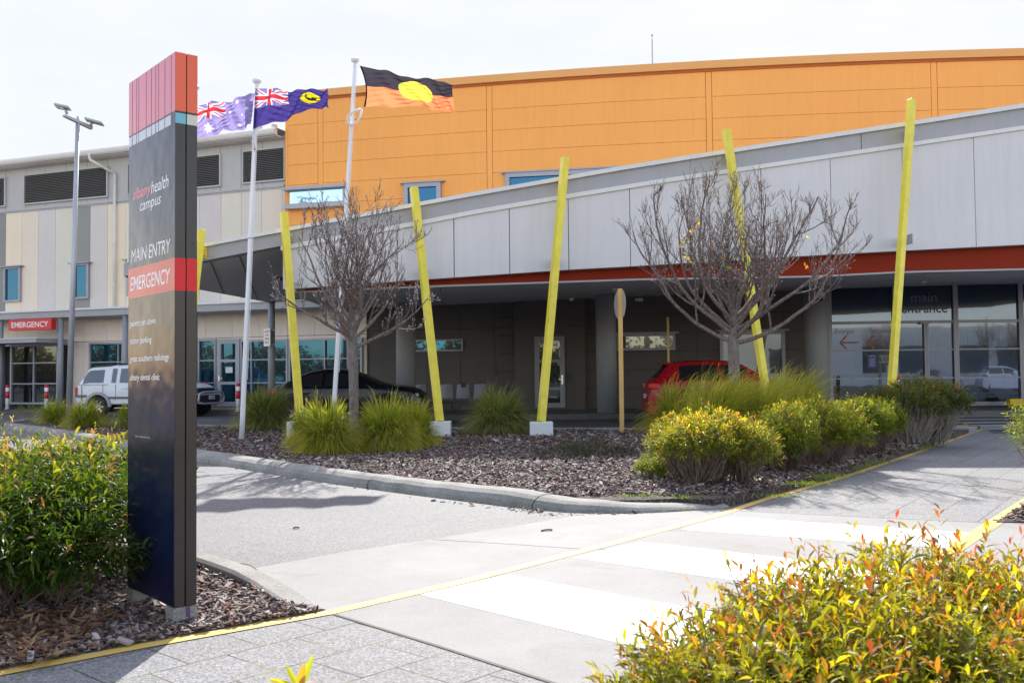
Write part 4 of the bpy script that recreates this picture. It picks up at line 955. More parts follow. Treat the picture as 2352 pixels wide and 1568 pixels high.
for i, s in enumerate(('DROP', 'OFF', 'AREA', 'ONLY')):
    wd = .42 if s == 'OFF' else .62; zz_ = zt3-(zt3-zb4)*(.24+.2*i); O = Vector((c.x, c.y, zz_))-U*wd*1.1+N*.01
    text_mesh('lettering', s, O, U*2*wd*1.1, (0, 0, .065), m_redp, ds, bold=.02)
mb = MB()
for z in (zt3-.05, zb4+.05): mb.obox(Vector((c.x+.12, c.y+.06, z)), (.1, 0, 0), (0, .04, 0), (0, 0, .015))
mb.build('bracket', m_galv, ds)
P0 = PY(1428.5, 993, 18.9); P0.z = .08; zt4 = PY(1428, 663, 18.9).z
rs = empty('round_road_sign', tuple(P0), 'round road sign seen nearly edge-on from behind on a tan post in the mulch bed', 'sign')
mb = MB(); mb.obox((P0.x, P0.y, (zt4+.08)/2), (.042, 0, 0), (0, .035, 0), (0, 0, (zt4-.08)/2)); o = mb.build('post', m_tan, rs); bevel(o, .004, 1)
cc = PY(1424.5, 698, 18.96); n_ = Vector((.965, .26, 0)); t_ = Vector((-n_.y, n_.x, 0)); mb = MB(); b = len(mb.v); k = 32; r = .305
for s in (-.004, .004):
    for i in range(k): a = 2*math.pi*i/k; q = cc+t_*math.cos(a)*r+Vector((0, 0, 1))*math.sin(a)*r+n_*s+Vector((0, .045, 0)); mb.v.append(tuple(q))
mb.face(range(b, b+k)); mb.face(range(b+k, b+2*k))
for i in range(k): mb.face([b+i, b+(i+1) % k, b+k+(i+1) % k, b+k+i])
mb.build('sign_disc', M('sign_back_grey', (.42, .37, .36), .45, .1), rs)
mb = MB()
for z in (-.22, .22): mb.tube([cc+Vector((.02, -.0, z)), cc+Vector((.07, -.06, z))], .012, 8)
mb.build('bolt', m_galv, rs)
P0 = PY(1537, 940, 26.2); P0.z = 0; tp = empty('thin_marker_post', tuple(P0), 'thin orange-tan post standing behind the red car', 'post')
mb = MB(); mb.obox((P0.x, P0.y, PY(1537, 729, 26.2).z/2), (.028, 0, 0), (0, .028, 0), (0, 0, PY(1537, 729, 26.2).z/2)); mb.build('post', m_tan, tp); mb = MB(); mb.box(P0.x-.05, P0.x+.05, P0.y-.05, P0.y+.05, 0, .02); mb.build('base_plate', m_galv, tp)
# bollards: one prototype and copies
P = [(16.8, 941, WING, .0), (106.5, 938, WING, .0), (470.5, 0, None, 0), (547, 0, None, 0), (2062.5, 0, None, 0)]
spots = [(PY(16.8, 940, 36.2), 1.0, 'red and white bollard at the far left edge, by the emergency doors'), (PY(106.5, 940, 34.6), 1.0, 'red and white bollard behind the left tussock, right of the emergency doors'),
         (PY(470.5, 940, 34.0), 1.06, 'red bollard top showing above the bonnet of the white ute'), (PY(547, 940, 31.2), 1.0, 'red and white bollard just left of the near flagpole'), (PY(2062.5, 940, 26.0), 1.04, 'red-topped bollard beside the tallest yellow post')]
bol = empty('bollard', (0, 0, 0), spots[0][2], 'bollard', 'red and white bollards by the building')
bol.location = (0, 0, 0)
for nm, prof, mt in (('shaft', [(.065, 0), (.065, .86)], m_whitep), ('red_sleeve', [(.067, .42), (.067, .68)], m_redp), ('cap', [(.069, .82), (.069, .88), (.05, .91), (.02, .92)], m_redp), ('foot', [(.09, 0), (.09, .05), (.066, .07)], m_galv)):
    mb = MB(); mb.lathe((0, 0, 0), prof, 16); mb.build(nm, mt, bol, True, local=True)
for i, (p, s, lb) in enumerate(spots):
    c = bol if i == 0 else copy_tree(bol); c.location = (p.x, p.y, .15 if i != 4 else .15); c.scale = (s, s, s); c['label'] = lb
# beam seating: each row a thing with seats
m_seat = M('seat_grey_plastic', (.36, .36, .4), .4); 
xsd = [940, 963, 1025, 1063, 1103]; Ys = 28.9
p0 = PY(1020, 910, Ys); bench = empty('beam_seating', (p0.x, Ys, .15), 'row of grey moulded waiting chairs on a beam against the wall under the canopy', 'seating')
for x in xsd:
    p = PY(x, 910, Ys); mb = MB(); prof = [(-.02, .42, .2), (.0, .40, .21), (.2, .385, .21), (.4, .40, .21), (.43, .45, .205), (.47, .62, .19), (.53, .8, .18), (.55, .84, .17)]
    b = len(mb.v)
    for (y, z, hw) in prof:
        for s in (-1, 1):
            for dz_ in (0, .02): mb.v.append((p.x+s*hw, Ys-.35+y, .12+z+dz_))
    for i in range(len(prof)-1):
        a, c = b+4*i, b+4*i+4
        mb.face([a+1, c+1, c+3, a+3]); mb.face([a, a+2, c+2, c]); mb.face([a, c, c+1, a+1]); mb.face([a+2, a+3, c+3, c+2])
    mb.build('seat', m_seat, bench, True)
mb = MB(); xa, xb = PY(xsd[0]-12, 910, Ys).x, PY(1125, 910, Ys).x; mb.box(xa, xb, Ys-.2, Ys-.12, .4, .48); mb.build('beam', m_black, bench)
for x in (950, 1040, 1110):
    X = PY(x, 910, Ys).x; mb = MB(); mb.box(X-.025, X+.025, Ys-.19, Ys-.13, .15, .4); mb.box(X-.03, X+.03, Ys-.42, Ys+.1, .15, .18); mb.build('leg', m_black, bench)
p = PY(1064, 884, Ys+.0); mb = MB(); mb.box(p.x-.07, p.x+.07, Ys+.118, Ys+.124, p.z-.07, p.z+.07); mb.build('seat_notice', M('dark_blue_notice', (.02, .02, .08), .5), bench)
mb = MB(); X = PY(1118, 905, Ys).x; mb.box(X-.02, X+.02, Ys-.3, Ys+.1, .66, .7); mb.box(X-.015, X+.015, Ys-.2, Ys-.16, .45, .66); mb.build('armrest', m_chrome, bench)
# yellow floor cleaner by the glass
p = PY(2331, 928, 28.3); fl = empty('yellow_caddy', (p.x, p.y, .15), 'small yellow caddy on the ground by the entrance glass at the right edge', 'caddy')
mb = MB(); mb.obox((p.x, p.y, .3), (.2, 0, 0), (0, .12, 0), (0, 0, .11)); o = mb.build('tub', M('yellow_plastic', (.7, .5, .02), .4), fl); bevel(o, .03)
mb = MB(); mb.tube([(p.x-.15, p.y, .4), (p.x-.1, p.y, .5), (p.x+.1, p.y, .5), (p.x+.15, p.y, .4)], .015, 6); mb.build('handle', m_black, fl)
for s in (-.13, .13): mb = MB(); mb.lathe((p.x+s, p.y-.14, .2), [(.045, -.01), (.045, .02)], 12, 'y'); mb.build('wheel', m_black, fl)
p = G(640, 1020, .085)
mb = MB(); mb.lathe((*G2(590, 1023, .085), .086), [(.2, 0), (.2, .008), (.19, .012)], 24); o = mb.build('valve_cover', m_kerb); tag(o, 'round concrete valve cover in the mulch beside the near flagpole', 'cover')
# ================================================================== VEHICLES
def lerp_prof(P, x):
    if x <= P[0][0]: return P[0][1]
    for (a, p), (b, q) in zip(P, P[1:]):
        if x <= b: return p+(q-p)*(x-a)/(b-a)
    return P[-1][1]
def carpaint(name, col, rough=.25, spec=.5, coat=.3):
    return M(name, col, rough, 0, var=.03, spec=spec, coat=coat)
def make_car(label, cat, L, W, top, belt, side_glass, screens, wheels, rw, paint, sill=.24, group=None, nose=.1, narrow=.2, bumper=None, name='parked_car'):
    """x: 0 = rear, L = front; top/belt = height profiles; side_glass = [(x0,x1)], screens = [(x0,x1)]"""
    e = empty(name, (0, 0, 0), label, cat, group)
    xs = sorted(set([round(L*i/70, 3) for i in range(71)] + [round(x, 3) for g in side_glass+screens for x in g] + [round(wx+rw*1.16*math.cos(math.pi*i/10), 3) for wx in wheels for i in range(11)]))
    xs = [x for i, x in enumerate(xs) if i == 0 or x-xs[i-1] > .012 or x in (L,)]
    body, gl = MB(), MB(); rows = []
    for x in xs:
        zt, zb = lerp_prof(top, x), lerp_prof(belt, x); q = abs(x-L/2)/(L/2); w_ = W/2*(1-nose*q**5)
        gh = max(0, min(1, (zt-zb)/.4)); wr = w_*(.93-narrow*gh)
        zl = sill + .10*max(0, (q-.93)/.07)
        for wx in wheels:
            d = abs(x-wx); ra = rw*1.16
            if d < ra: zl = max(zl, rw+math.sqrt(max(0, ra*ra-d*d)))
        zl = min(zl, zb-.05); zm = max(zl+.02, zl+(zb-zl)*.55)
        A = Vector((w_, zb)); Bv = Vector((wr, zt-.02)); g0 = A.lerp(Bv, .06); g1 = A.lerp(Bv, .86)
        rows.append([(w_*.6, zl+.0), (w_*.955, zl), (w_*.99, zl+.03), (w_, zm), (w_*.99, zb-.04), (w_*.975, zb), (g0.x*.975, g0.y), (g1.x, g1.y), (wr*.97, zt-.012), (wr*.8, zt+.012*gh), (0, zt+.035*gh+.02*(1-gh))])
    k = len(rows[0])
    for mbx in (body, gl):
        for x, r in zip(xs, rows):
            for (y, z) in r: mbx.v.append((x, -y, z))
            for (y, z) in r: mbx.v.append((x, y, z))
    for i in range(len(xs)-1):
        xm = (xs[i]+xs[i+1])/2
        for j in range(k-1):
            side = j == 6 and any(a <= xm <= b for a, b in side_glass)
            scr = j in (8, 9) and any(a <= xm <= b for a, b in screens)
            t = gl if (side or scr) else body
            a, b = i*2*k+j, (i+1)*2*k+j; t.face([a, b, b+1, a+1]); a += k; b += k; t.face([a, a+1, b+1, b])
    for i in (0, len(xs)-1):
        o = i*2*k; loop = [o+j for j in range(k)] + [o+k+j for j in range(k-1)][::-1]; body.face(loop if i == 0 else loop[::-1])
    o = body.build('body', paint, e, True, local=True)
    m = o.modifiers.new('e', 'EDGE_SPLIT'); m.split_angle = R(32)
    g = gl.build('windows', g_car, e, True, local=True); m = g.modifiers.new('e', 'EDGE_SPLIT'); m.split_angle = R(30)
    mb = MB(); mb.box(.12, L-.12, -W/2*.8, W/2*.8, sill-.02, sill+.22)
    for wx in wheels: mb.box(wx-rw*1.1, wx+rw*1.1, -W/2*.93, W/2*.93, rw*.5, rw*2.05)
    mb.build('underbody', m_under, e, local=True)
    for wx in wheels:
        for s in (-1, 1):
            we = MB(); y = s*(W/2-.11); we.lathe((wx, y, rw), [(rw*.62, -.1), (rw*.93, -.1), (rw, -.06), (rw, .06), (rw*.93, .1), (rw*.62, .1)], 28, 'y'); ty = we.build('wheel', m_rubber, e, True, local=True)
            r = MB(); yo = y+s*.09
            r.lathe((wx, y, rw), [(rw*.66, -.09), (rw*.66, .09), (rw*.6, .1), (rw*.56, .05)][::1], 24, 'y')
            for q in range(7):
                a = 2*math.pi*q/7; r.bar((wx+.03*math.cos(a), yo, rw+.03*math.sin(a)), (wx+rw*.6*math.cos(a), yo, rw+rw*.6*math.sin(a)), .07, .05, side=(0, 1, 0), d0=.02)
            r.lathe((wx, yo, rw), [(.06, -.02), (.06, .02)], 12, 'y'); r.build('rim', m_chrome, ty, local=True)
    # door seams, handles, mirrors
    dr = MB()
    for gx in sorted(set([g[1] for g in side_glass] + [side_glass[0][0]])):
        wz = W/2*1.0
        for s in (-1, 1): dr.box(gx-.006, gx+.006, min(s*wz*.985, s*(wz+.003)), max(s*wz*.985, s*(wz+.003)), sill+.14, lerp_prof(belt, gx)-.03)
    dr.build('door_seam', m_dark, e, local=True)
    for a, b in side_glass[-2:]:
        for s in (-1, 1):
            mb = MB(); y = s*(W/2+.012); mb.box(a+.12, a+.3, y-.018, y+.018, lerp_prof(belt, a)-.16, lerp_prof(belt, a)-.12); bevel(mb.build('door_handle', paint, e, local=True), .008)
    xm = side_glass[-1][1]-.12
    for s in (-1, 1):
        mb = MB(); mb.lathe((xm+.02, s*(W/2+.09), lerp_prof(belt, xm)+.08), [(.02, -.07), (.075, -.05), (.09, .02), (.07, .07)], 10, 'x'); mb.box(xm-.02, xm+.03, min(s*W/2*.9, s*(W/2+.06)), max(s*W/2*.9, s*(W/2+.06)), lerp_prof(belt, xm)+.03, lerp_prof(belt, xm)+.06)
        mb.build('mirror', paint, e, local=True)
    return e
def lbox(e, name, mat, x0, x1, y0, y1, z0, z1, bv=.01):
    mb = MB(); mb.box(min(x0, x1), max(x0, x1), min(y0, y1), max(y0, y1), min(z0, z1), max(z0, z1)); o = mb.build(name, mat, e, local=True)
    if bv: bevel(o, bv)
    return o
# --- red hatchback
red = make_car('glossy red small hatchback parked under the canopy behind the larger bare tree', 'car', 3.85, 1.62,
    [(0, .62), (.06, .95), (.16, 1.08), (.3, 1.2), (.48, 1.42), (.56, 1.47), (1.0, 1.52), (1.7, 1.53), (2.15, 1.5), (2.4, 1.4), (2.85, 1.13), (2.95, 1.06), (3.5, .92), (3.75, .78), (3.85, .6)],
    [(0, .58), (.06, .85), (.2, .97), (.6, 1.03), (2.4, 1.02), (2.9, 1.0), (3.4, .88), (3.7, .74), (3.85, .56)],
    [(.78, 1.74), (1.8, 2.42)], [(.2, .5), (2.3, 2.86)], [.62, 3.06], .29, carpaint('red_car_paint', (.34, .006, .014), .28, .3, .08), sill=.2, narrow=.2)
for s in (-1, 1):
    lbox(red, 'tail_light', m_tlight, .02, .26, s*.62, s*.775, .86, 1.0, .02); lbox(red, 'head_light', m_hlight, 3.45, 3.72, s*.5, s*.74, .68, .8, .02)
mb = MB(); mb.box(.36, .62, -.55, .55, 1.455, 1.485); o = mb.build('spoiler', carpaint('red_car_paint', (1, 0, 0)), red, local=True); bevel(o, .012)
mb = MB(); mb.tube([(1.06, .0, 1.53), (.94, 0, 1.61), (.78, 0, 1.74)], .007, 5); mb.build('aerial', m_black, red, local=True)
lbox(red, 'number_plate', m_whitep, -.005, .01, -.22, .22, .62, .73, 0)
p = PY(1492, 972, 23.7); red.location = (p.x, 24.5, 0); red.rotation_euler = (0, 0, R(-1.5))
# --- black sedan
blkp = carpaint('black_car_paint', (.006, .006, .012), .22, .3, .12)
sed = make_car('glossy black sedan parked behind the smaller bare tree and the grass tussocks', 'car', 3.98, 1.62,
    [(0, .7), (.04, .93), (.12, 1.02), (.38, 1.08), (.7, 1.24), (.98, 1.36), (1.3, 1.41), (1.65, 1.42), (2.0, 1.385), (2.3, 1.28), (2.72, 1.09), (2.85, 1.04), (3.4, .98), (3.7, .9), (3.88, .78), (3.98, .55)],
    [(0, .62), (.05, .86), (.4, .96), (1.4, .96), (2.6, .95), (3.3, .9), (3.7, .82), (3.9, .7), (3.98, .52)],
    [(.78, 1.36), (1.46, 2.22)], [(.42, .96), (2.02, 2.7)], [.72, 3.1], .31, blkp, sill=.2, narrow=.24)
for s in (-1, 1):
    lbox(sed, 'tail_light', m_tlight, .0, .2, s*.55, s*.76, .8, .92, .02); lbox(sed, 'head_light', m_hlight, 3.5, 3.86, s*.5, s*.745, .7, .8, .03)
p = PY(622, 900, 24.9); sed.location = (p.x, 25.6, 0); sed.rotation_euler = (0, 0, R(-3))
# --- white ute with canopy
wp = carpaint('white_car_paint', (.72, .73, .74), .3)
ute = make_car('white dual-cab ute with a matching canopy and bull bar, half hidden by the tall sign', 'ute', 4.25, 1.62,
    [(0, .95), (.03, 1.02), (.06, 1.08), (.38, 1.56), (.48, 1.62), (1.15, 1.65), (1.3, 1.68), (2.3, 1.68), (2.5, 1.62), (2.98, 1.2), (3.08, 1.14), (3.9, 1.06), (4.1, .98), (4.2, .86), (4.25, .7)],
    [(0, .9), (.04, 1.03), (.5, 1.09), (1.6, 1.08), (3.0, 1.04), (3.8, .98), (4.1, .9), (4.25, .66)],
    [(.24, 1.02), (1.3, 1.48), (1.6, 2.05), (2.12, 2.62)], [(.08, .34), (2.46, 2.98)], [.84, 3.62], .345, wp, sill=.42, narrow=.12, name='parked_ute', nose=.06)
lbox(ute, 'side_moulding', M('grey_moulding', (.12, .12, .14), .5), 1.2, 2.9, -.835, -.8, .6, .67); lbox(ute, 'side_moulding', MATS['grey_moulding'], 0, .42, -.83, -.79, .66, .73)
mb = MB()
for i in range(24): a0, a1 = math.pi*i/24, math.pi*(i+1)/24; rr = .44; mb.bar((.84+rr*math.cos(a0), -.815, .345+rr*math.sin(a0)), (.84+rr*math.cos(a1), -.815, .345+rr*math.sin(a1)), .09, side=(0, 1, 0), d0=.07)
mb.build('wheel_arch_flare', M('arch_flare_grey', (.4, .4, .4), .4), ute, local=True)
lbox(ute, 'canopy_rail', MATS['arch_flare_grey'], .1, 1.2, -.815, -.79, 1.055, 1.075, 0)
mb = MB(); mb.bar((.5, -.5, 1.68), (1.2, -.5, 1.71), .03); mb.bar((.5, .5, 1.68), (1.2, .5, 1.71), .03); mb.bar((1.42, -.6, 1.73), (1.42, .6, 1.73), .05, side=(0, 0, 1)); mb.bar((2.2, -.6, 1.73), (2.2, .6, 1.73), .05, side=(0, 0, 1)); mb.build('roof_rack', m_black, ute, local=True)
mb = MB(); mb.tube([(1.5, -.86, .3), (2.9, -.86, .3)], .035, 10); mb.build('side_step', m_chrome, ute, True, local=True)
for s in (-1, 1): lbox(ute, 'tail_light', m_tlight, -.02, .06, s*.68, s*.8, .72, .98); lbox(ute, 'head_light', m_hlight, 4.02, 4.24, s*.52, s*.76, .76, .93, .02)
lbox(ute, 'grille', m_black, 4.2, 4.262, -.5, .5, .74, .93); lbox(ute, 'front_bumper', m_black, 4.16, 4.34, -.76, .76, .42, .7, .04)
mb = MB()
mb.tube([(4.42, -.78, .46), (4.44, -.8, .6), (4.43, -.74, .74), (4.46, -.5, .79), (4.46, .5, .79), (4.43, .74, .74), (4.44, .8, .6), (4.42, .78, .46), (4.44, .5, .42), (4.44, -.5, .42), (4.42, -.78, .46)], .035, 10); mb.build('bull_bar', m_galv, ute, True, local=True)
pl = lbox(ute, 'number_plate', m_whitep, 4.475, 4.485, -.24, .12, .56, .68, 0)
text_mesh('lettering', 'A 71998', (4.487, -.21, .585), (0, .3, 0), (0, 0, .06), M('plate_blue', (.02, .03, .12), .5), pl)
p = PY(183, 940, 32.0); ute.location = (p.x+.1, 32.6, .0); ute.rotation_euler = (0, 0, R(-12))
# --- cars beside the photographer, seen only as reflections in the entrance glass
c2 = copy_tree(red); c2.location = (24.2, -1.5, 0); c2.rotation_euler = (0, 0, 0); tag(c2, 'white small hatchback reflected in the entrance glass', 'car')
for ch in c2.children:
    if ch.name.startswith(('body', 'mirror', 'spoiler', 'door_handle')): ch.data = ch.data.copy(); ch.data.materials[0] = wp
c3_ = copy_tree(sed); c3_.location = (18.0, 2.0, 0); c3_.rotation_euler = (0, 0, R(12)); tag(c3_, 'silver-grey sedan reflected in the left pane of the entrance glass', 'car')
for ch in c3_.children:
    if ch.name.startswith(('body', 'mirror', 'door_handle')): ch.data = ch.data.copy(); ch.data.materials[0] = carpaint('silver_paint', (.3, .31, .33))
c4_ = copy_tree(ute); c4_.location = (-22, 10.0, 0); c4_.rotation_euler = (0, 0, R(4)); tag(c4_, 'white ute reflected in the left windows', 'ute')
# ================================================================== LEAVES, GRASS, TWIGS (numpy)
def cmesh(name, V, F, C, mat, parent=None, smooth=False):
    me = bpy.data.meshes.new(name)
    if parent is not None: V = V - np.array(org(parent))[None, :]
    me.from_pydata(V.tolist(), [], F.tolist()); me.materials.append(mat)
    ca = me.color_attributes.new('Col', 'FLOAT_COLOR', 'POINT'); CC = np.ones((len(V), 4), np.float32); CC[:, :3] = C; ca.data.foreach_set('color', CC.ravel())
    if smooth: me.polygons.foreach_set('use_smooth', [True]*len(me.polygons))
    ob = bpy.data.objects.new(name, me); COL.objects.link(ob)
    if parent is not None: ob.parent = parent; ORG[ob.name] = org(parent)
    return ob
def unit(a): return a/np.maximum(np.linalg.norm(a, axis=-1, keepdims=True), 1e-9)
def leaves(P, D, Nn, L, Wd, C, droop=.25):
    """lanceolate leaves: base P, direction D, face normal Nn, length L, width Wd, colour C; 6 points each, folded along the midrib"""
    n = len(P); D = unit(D); S = unit(np.cross(D, Nn)); Nn = np.cross(S, D); L = L[:, None]; Wd = Wd[:, None]; dn = np.array([0, 0, -1.0])
    m1 = P+D*L*.35; m2 = P+D*L*.7+dn*L*droop*.35; t = P+D*L+dn*L*droop
    V = np.stack([P, m1+S*Wd*.5+Nn*Wd*.16, m1-S*Wd*.5+Nn*Wd*.16, m2+S*Wd*.34+Nn*Wd*.1, m2-S*Wd*.34+Nn*Wd*.1, t, m1-Nn*Wd*.05, m2-Nn*Wd*.03], 1).reshape(-1, 3)
    b = (np.arange(n)*8)[:, None]
    F3 = [(0, 6, 1), (0, 2, 6), (3, 7, 5), (7, 4, 5)]; F4 = [(1, 6, 7, 3), (6, 2, 4, 7)]
    F = [tuple(x) for f in F3 for x in (b+np.array(f)).tolist()] + [tuple(x) for f in F4 for x in (b+np.array(f)).tolist()]
    return V, F, np.repeat(C, 8, 0)
class Arr(list):
    def tolist(s): return list(s)
def bush(name, label, lobes, nspr, leafL, pal, seed, twigs=120, k=9, lw=.2, zmin=.05, droop=.25, cat='bush', bare=.0, up=.5, root=None, group=None, flowers=0, tipcol=None, radius=.003, twigmat=None, inner=.35, leafy_from=0.0, yb=.2, sp=(.6, .85)):
    rg = np.random.default_rng(seed); lobes = np.array(lobes, float)           # (x, y, z, rx, ry, rz)
    vol = lobes[:, 3]*lobes[:, 4]*lobes[:, 5]; pr = vol**.67; pr /= pr.sum()
    li = rg.choice(len(lobes), nspr, p=pr); d = unit(rg.normal(size=(nspr, 3))); d[:, 2] = np.where(d[:, 2] < -.25, -d[:, 2]*.5, d[:, 2]); d = unit(d)
    rr = 1-inner*rg.random(nspr)**1.5; lump = 1+.14*np.sin(d[:, 0]*7+li*2.1)*np.sin(d[:, 1]*6+li)+.12*rg.normal(size=nspr)*.6
    Cn = lobes[li, :3]; Rr = lobes[li, 3:]; P = Cn+d*Rr*(rr*lump)[:, None]
    ok = P[:, 2] > zmin
    for q in range(len(lobes)):                                                  # drop sprigs deep inside another lobe
        e = ((P-lobes[q, :3])/lobes[q, 3:]); ok &= ~((np.linalg.norm(e, axis=1) < .55) & (li != q))
    ok &= P[:, 2] > leafy_from*(.4+1.2*rg.random(nspr))
    if name == 'large_bush' and lobes[0, 0] < 0: ok &= (P[:, 0] < -2.2) | (P[:, 1] < 5.1)
    P = P[ok]; d = d[ok]; li = li[ok]; rrk = rr[ok]; n = len(P)
    base = lobes[:, :2].mean(0); c = root or (base[0], base[1], 0.02)
    e = empty(name, c, label, cat, group)
    D = unit(d*np.array([1, 1, .6])+np.array([0, 0, up])+rg.normal(size=(n, 3))*.25)
    sl = leafL*rg.uniform(1.0, 1.9, n)
    t = np.linspace(.05, 1, k)[None, :]; PP = P[:, None, :]+D[:, None, :]*(sl[:, None]*t)[..., None]
    A = unit(np.cross(D, np.array([.31, .22, .93]))); Bb = np.cross(D, A); an = (np.arange(k)*2.4)[None, :]+rg.random(n)[:, None]*6.28
    out_ = A[:, None, :]*np.cos(an)[..., None]+Bb[:, None, :]*np.sin(an)[..., None]
    LD = unit(D[:, None, :]*(.55+.6*t)[..., None]+out_*(1.15-.5*t)[..., None]+rg.normal(size=(n, k, 3))*.15)
    LN = unit(np.cross(np.cross(LD, np.array([0, 0, 1.0])), LD)+rg.normal(size=(n, k, 3))*.35); LN = np.where(np.isfinite(LN), LN, 0)
    LL = leafL*rg.uniform(.42, 1.22, (n, k))*(1-.35*t); 
    hgt = np.clip((P[:, 2]-lobes[:, 2].min())/(np.ptp(lobes[:, 2])+lobes[:, 5].max()), 0, 1)
    young = (t**2)*np.clip(yb+1.3*hgt[:, None]**2+rg.normal(size=(n, 1))*.3, 0, 1)*(rrk[:, None] > .8)  # new-growth colour, gathered at the top to paint in sunlight as well
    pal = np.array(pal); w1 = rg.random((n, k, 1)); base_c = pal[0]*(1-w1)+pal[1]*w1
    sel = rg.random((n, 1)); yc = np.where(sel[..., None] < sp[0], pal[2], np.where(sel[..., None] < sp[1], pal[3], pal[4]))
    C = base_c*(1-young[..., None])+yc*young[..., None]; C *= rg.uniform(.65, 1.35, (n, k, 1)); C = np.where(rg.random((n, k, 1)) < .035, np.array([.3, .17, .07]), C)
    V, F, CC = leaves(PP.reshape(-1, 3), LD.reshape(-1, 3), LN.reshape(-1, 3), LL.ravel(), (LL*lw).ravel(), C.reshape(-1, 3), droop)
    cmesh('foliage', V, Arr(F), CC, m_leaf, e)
    mb = MB(); idx = rg.choice(n, min(twigs, n), replace=False)
    for i in idx:
        q = P[i]; l = lobes[li[i]]; s0 = np.array([c[0]+(l[0]-c[0])*.75+rg.normal()*l[3]*.14, c[1]+(l[1]-c[1])*.75+rg.normal()*l[4]*.14, c[2]])
        m = s0*.5+q*.5+rg.normal(size=3)*l[3]*.07; m[2] = max(.03, c[2]+(q[2]-c[2])*.42); e2 = q+D[i]*sl[i]
        mb.tube([s0, s0*.45+m*.55+rg.normal(size=3)*.012, m, q, e2], [radius*2, radius*1.7, radius*1.5, radius, radius*.5], 4, False)
        if rg.random() < .6: mb.tube([m, m+(q-m)*.5+rg.normal(size=3)*l[3]*.12, q+rg.normal(size=3)*l[3]*.18], [radius*1.1, radius*.8, radius*.4], 3, False)
    mb.build('stems', twigmat or m_twig, e)
    if flowers:
        fi = rg.choice(np.where(P[:, 2] > np.percentile(P[:, 2], 55))[0], flowers); V2, F2, C2 = [], [], []
        for i in fi:
            for q in range(7):
                dd = unit(D[i]+rg.normal(size=3)*.8)[None]; v, f, cc = leaves((P[i]+D[i]*sl[i])[None], dd, unit(rg.normal(size=(1, 3))), np.array([leafL*.5]), np.array([leafL*.12]), np.array([[.6, .06, .16]]))
                F2 += [tuple(np.array(x)+8*len(V2)) for x in f]; V2.append(v); C2.append(cc)
        cmesh('flowers', np.concatenate(V2), Arr([tuple(int(y) for y in x) for x in F2]), np.concatenate(C2), m_leaf, e)
    return e
def tussock(label, cx, cy, r, h, n, pal, seed, wd=.007, lean=(0, 0), group='grass tussocks in the mulch', z0=.085, wind=.0):
    rg = np.random.default_rng(seed); e = empty('grass_tussock', (cx, cy, z0), label, 'grass', group)
    a = rg.random(n)*6.283; rb = r*.25*np.sqrt(rg.random(n)); ct = 1-1.12*rg.random(n)**.85; th = np.arccos(np.clip(ct, -1, 1)); out_ = np.stack([np.cos(a), np.sin(a)], 1)
    lump = 1+.09*np.sin(a*3+seed)+.07*np.sin(a*7+th*5+seed*2); q_ = rg.uniform(.62, 1.1, n)*lump; K = 7; t = np.linspace(0, 1, K)[None, :]
    Rt = (r*np.sin(th)*q_)[:, None]; Zt = (h*np.cos(th)*q_)[:, None]; Rc = Rt*.32; Zc = h*q_[:, None]*(.45+.5*np.cos(th)[:, None]); b0 = rb[:, None]
    Rr_ = b0*(1-t)**2+2*t*(1-t)*(b0+Rc)+t*t*(b0*.4+Rt); Z = z0+2*t*(1-t)*Zc+t*t*np.maximum(Zt, -.02); Z = np.maximum(Z, z0+.005+.03*rg.random((n, 1)))
    ja = rg.normal(size=(n, 1))*.12*t**2
    X = cx+np.cos(a[:, None]+ja)*Rr_+(lean[0]*(.5+rg.random((n, 1))))*t**2*np.clip(Z-z0, 0, 9)/h; Y = cy+np.sin(a[:, None]+ja)*Rr_+lean[1]*t**1.5
    C0 = np.stack([X, Y, Z], -1); C0 += rg.normal(size=(n, 1, 3))*.008*t[..., None]
    aw = rg.random(n)*3.14; S = np.stack([np.cos(aw), np.sin(aw), np.zeros(n)], 1)[:, None, :]; W_ = (wd*rg.uniform(.6, 1.2, n))[:, None]*(1-.85*t**1.8)
    V = np.stack([C0+S*W_[..., None]/2, C0-S*W_[..., None]/2], 2).reshape(-1, 3); b = (np.arange(n)*K*2)[:, None]
    F = []
    for i in range(K-1): F += [tuple(x) for x in (b+np.array([2*i, 2*i+1, 2*i+3, 2*i+2])).tolist()]
    pal = np.array(pal); w1 = rg.random((n, 1, 1)); c = pal[0]*(1-w1)+pal[1]*w1; tc_ = np.where(rg.random((n, 1, 1)) < .45, pal[2], pal[3]); tt = (t**2.5)[..., None]
    c = c*(1-tt)+tc_*tt; dead = rg.random((n, 1, 1)) < .1; c = c*rg.uniform(.55, 1.45, (n, 1, 1)); c = np.where(dead, np.array([.42, .33, .17]), c)
    cmesh('blades', V, Arr(F), np.repeat(c.reshape(-1, 3), 2, 0), m_grass, e)
    return e
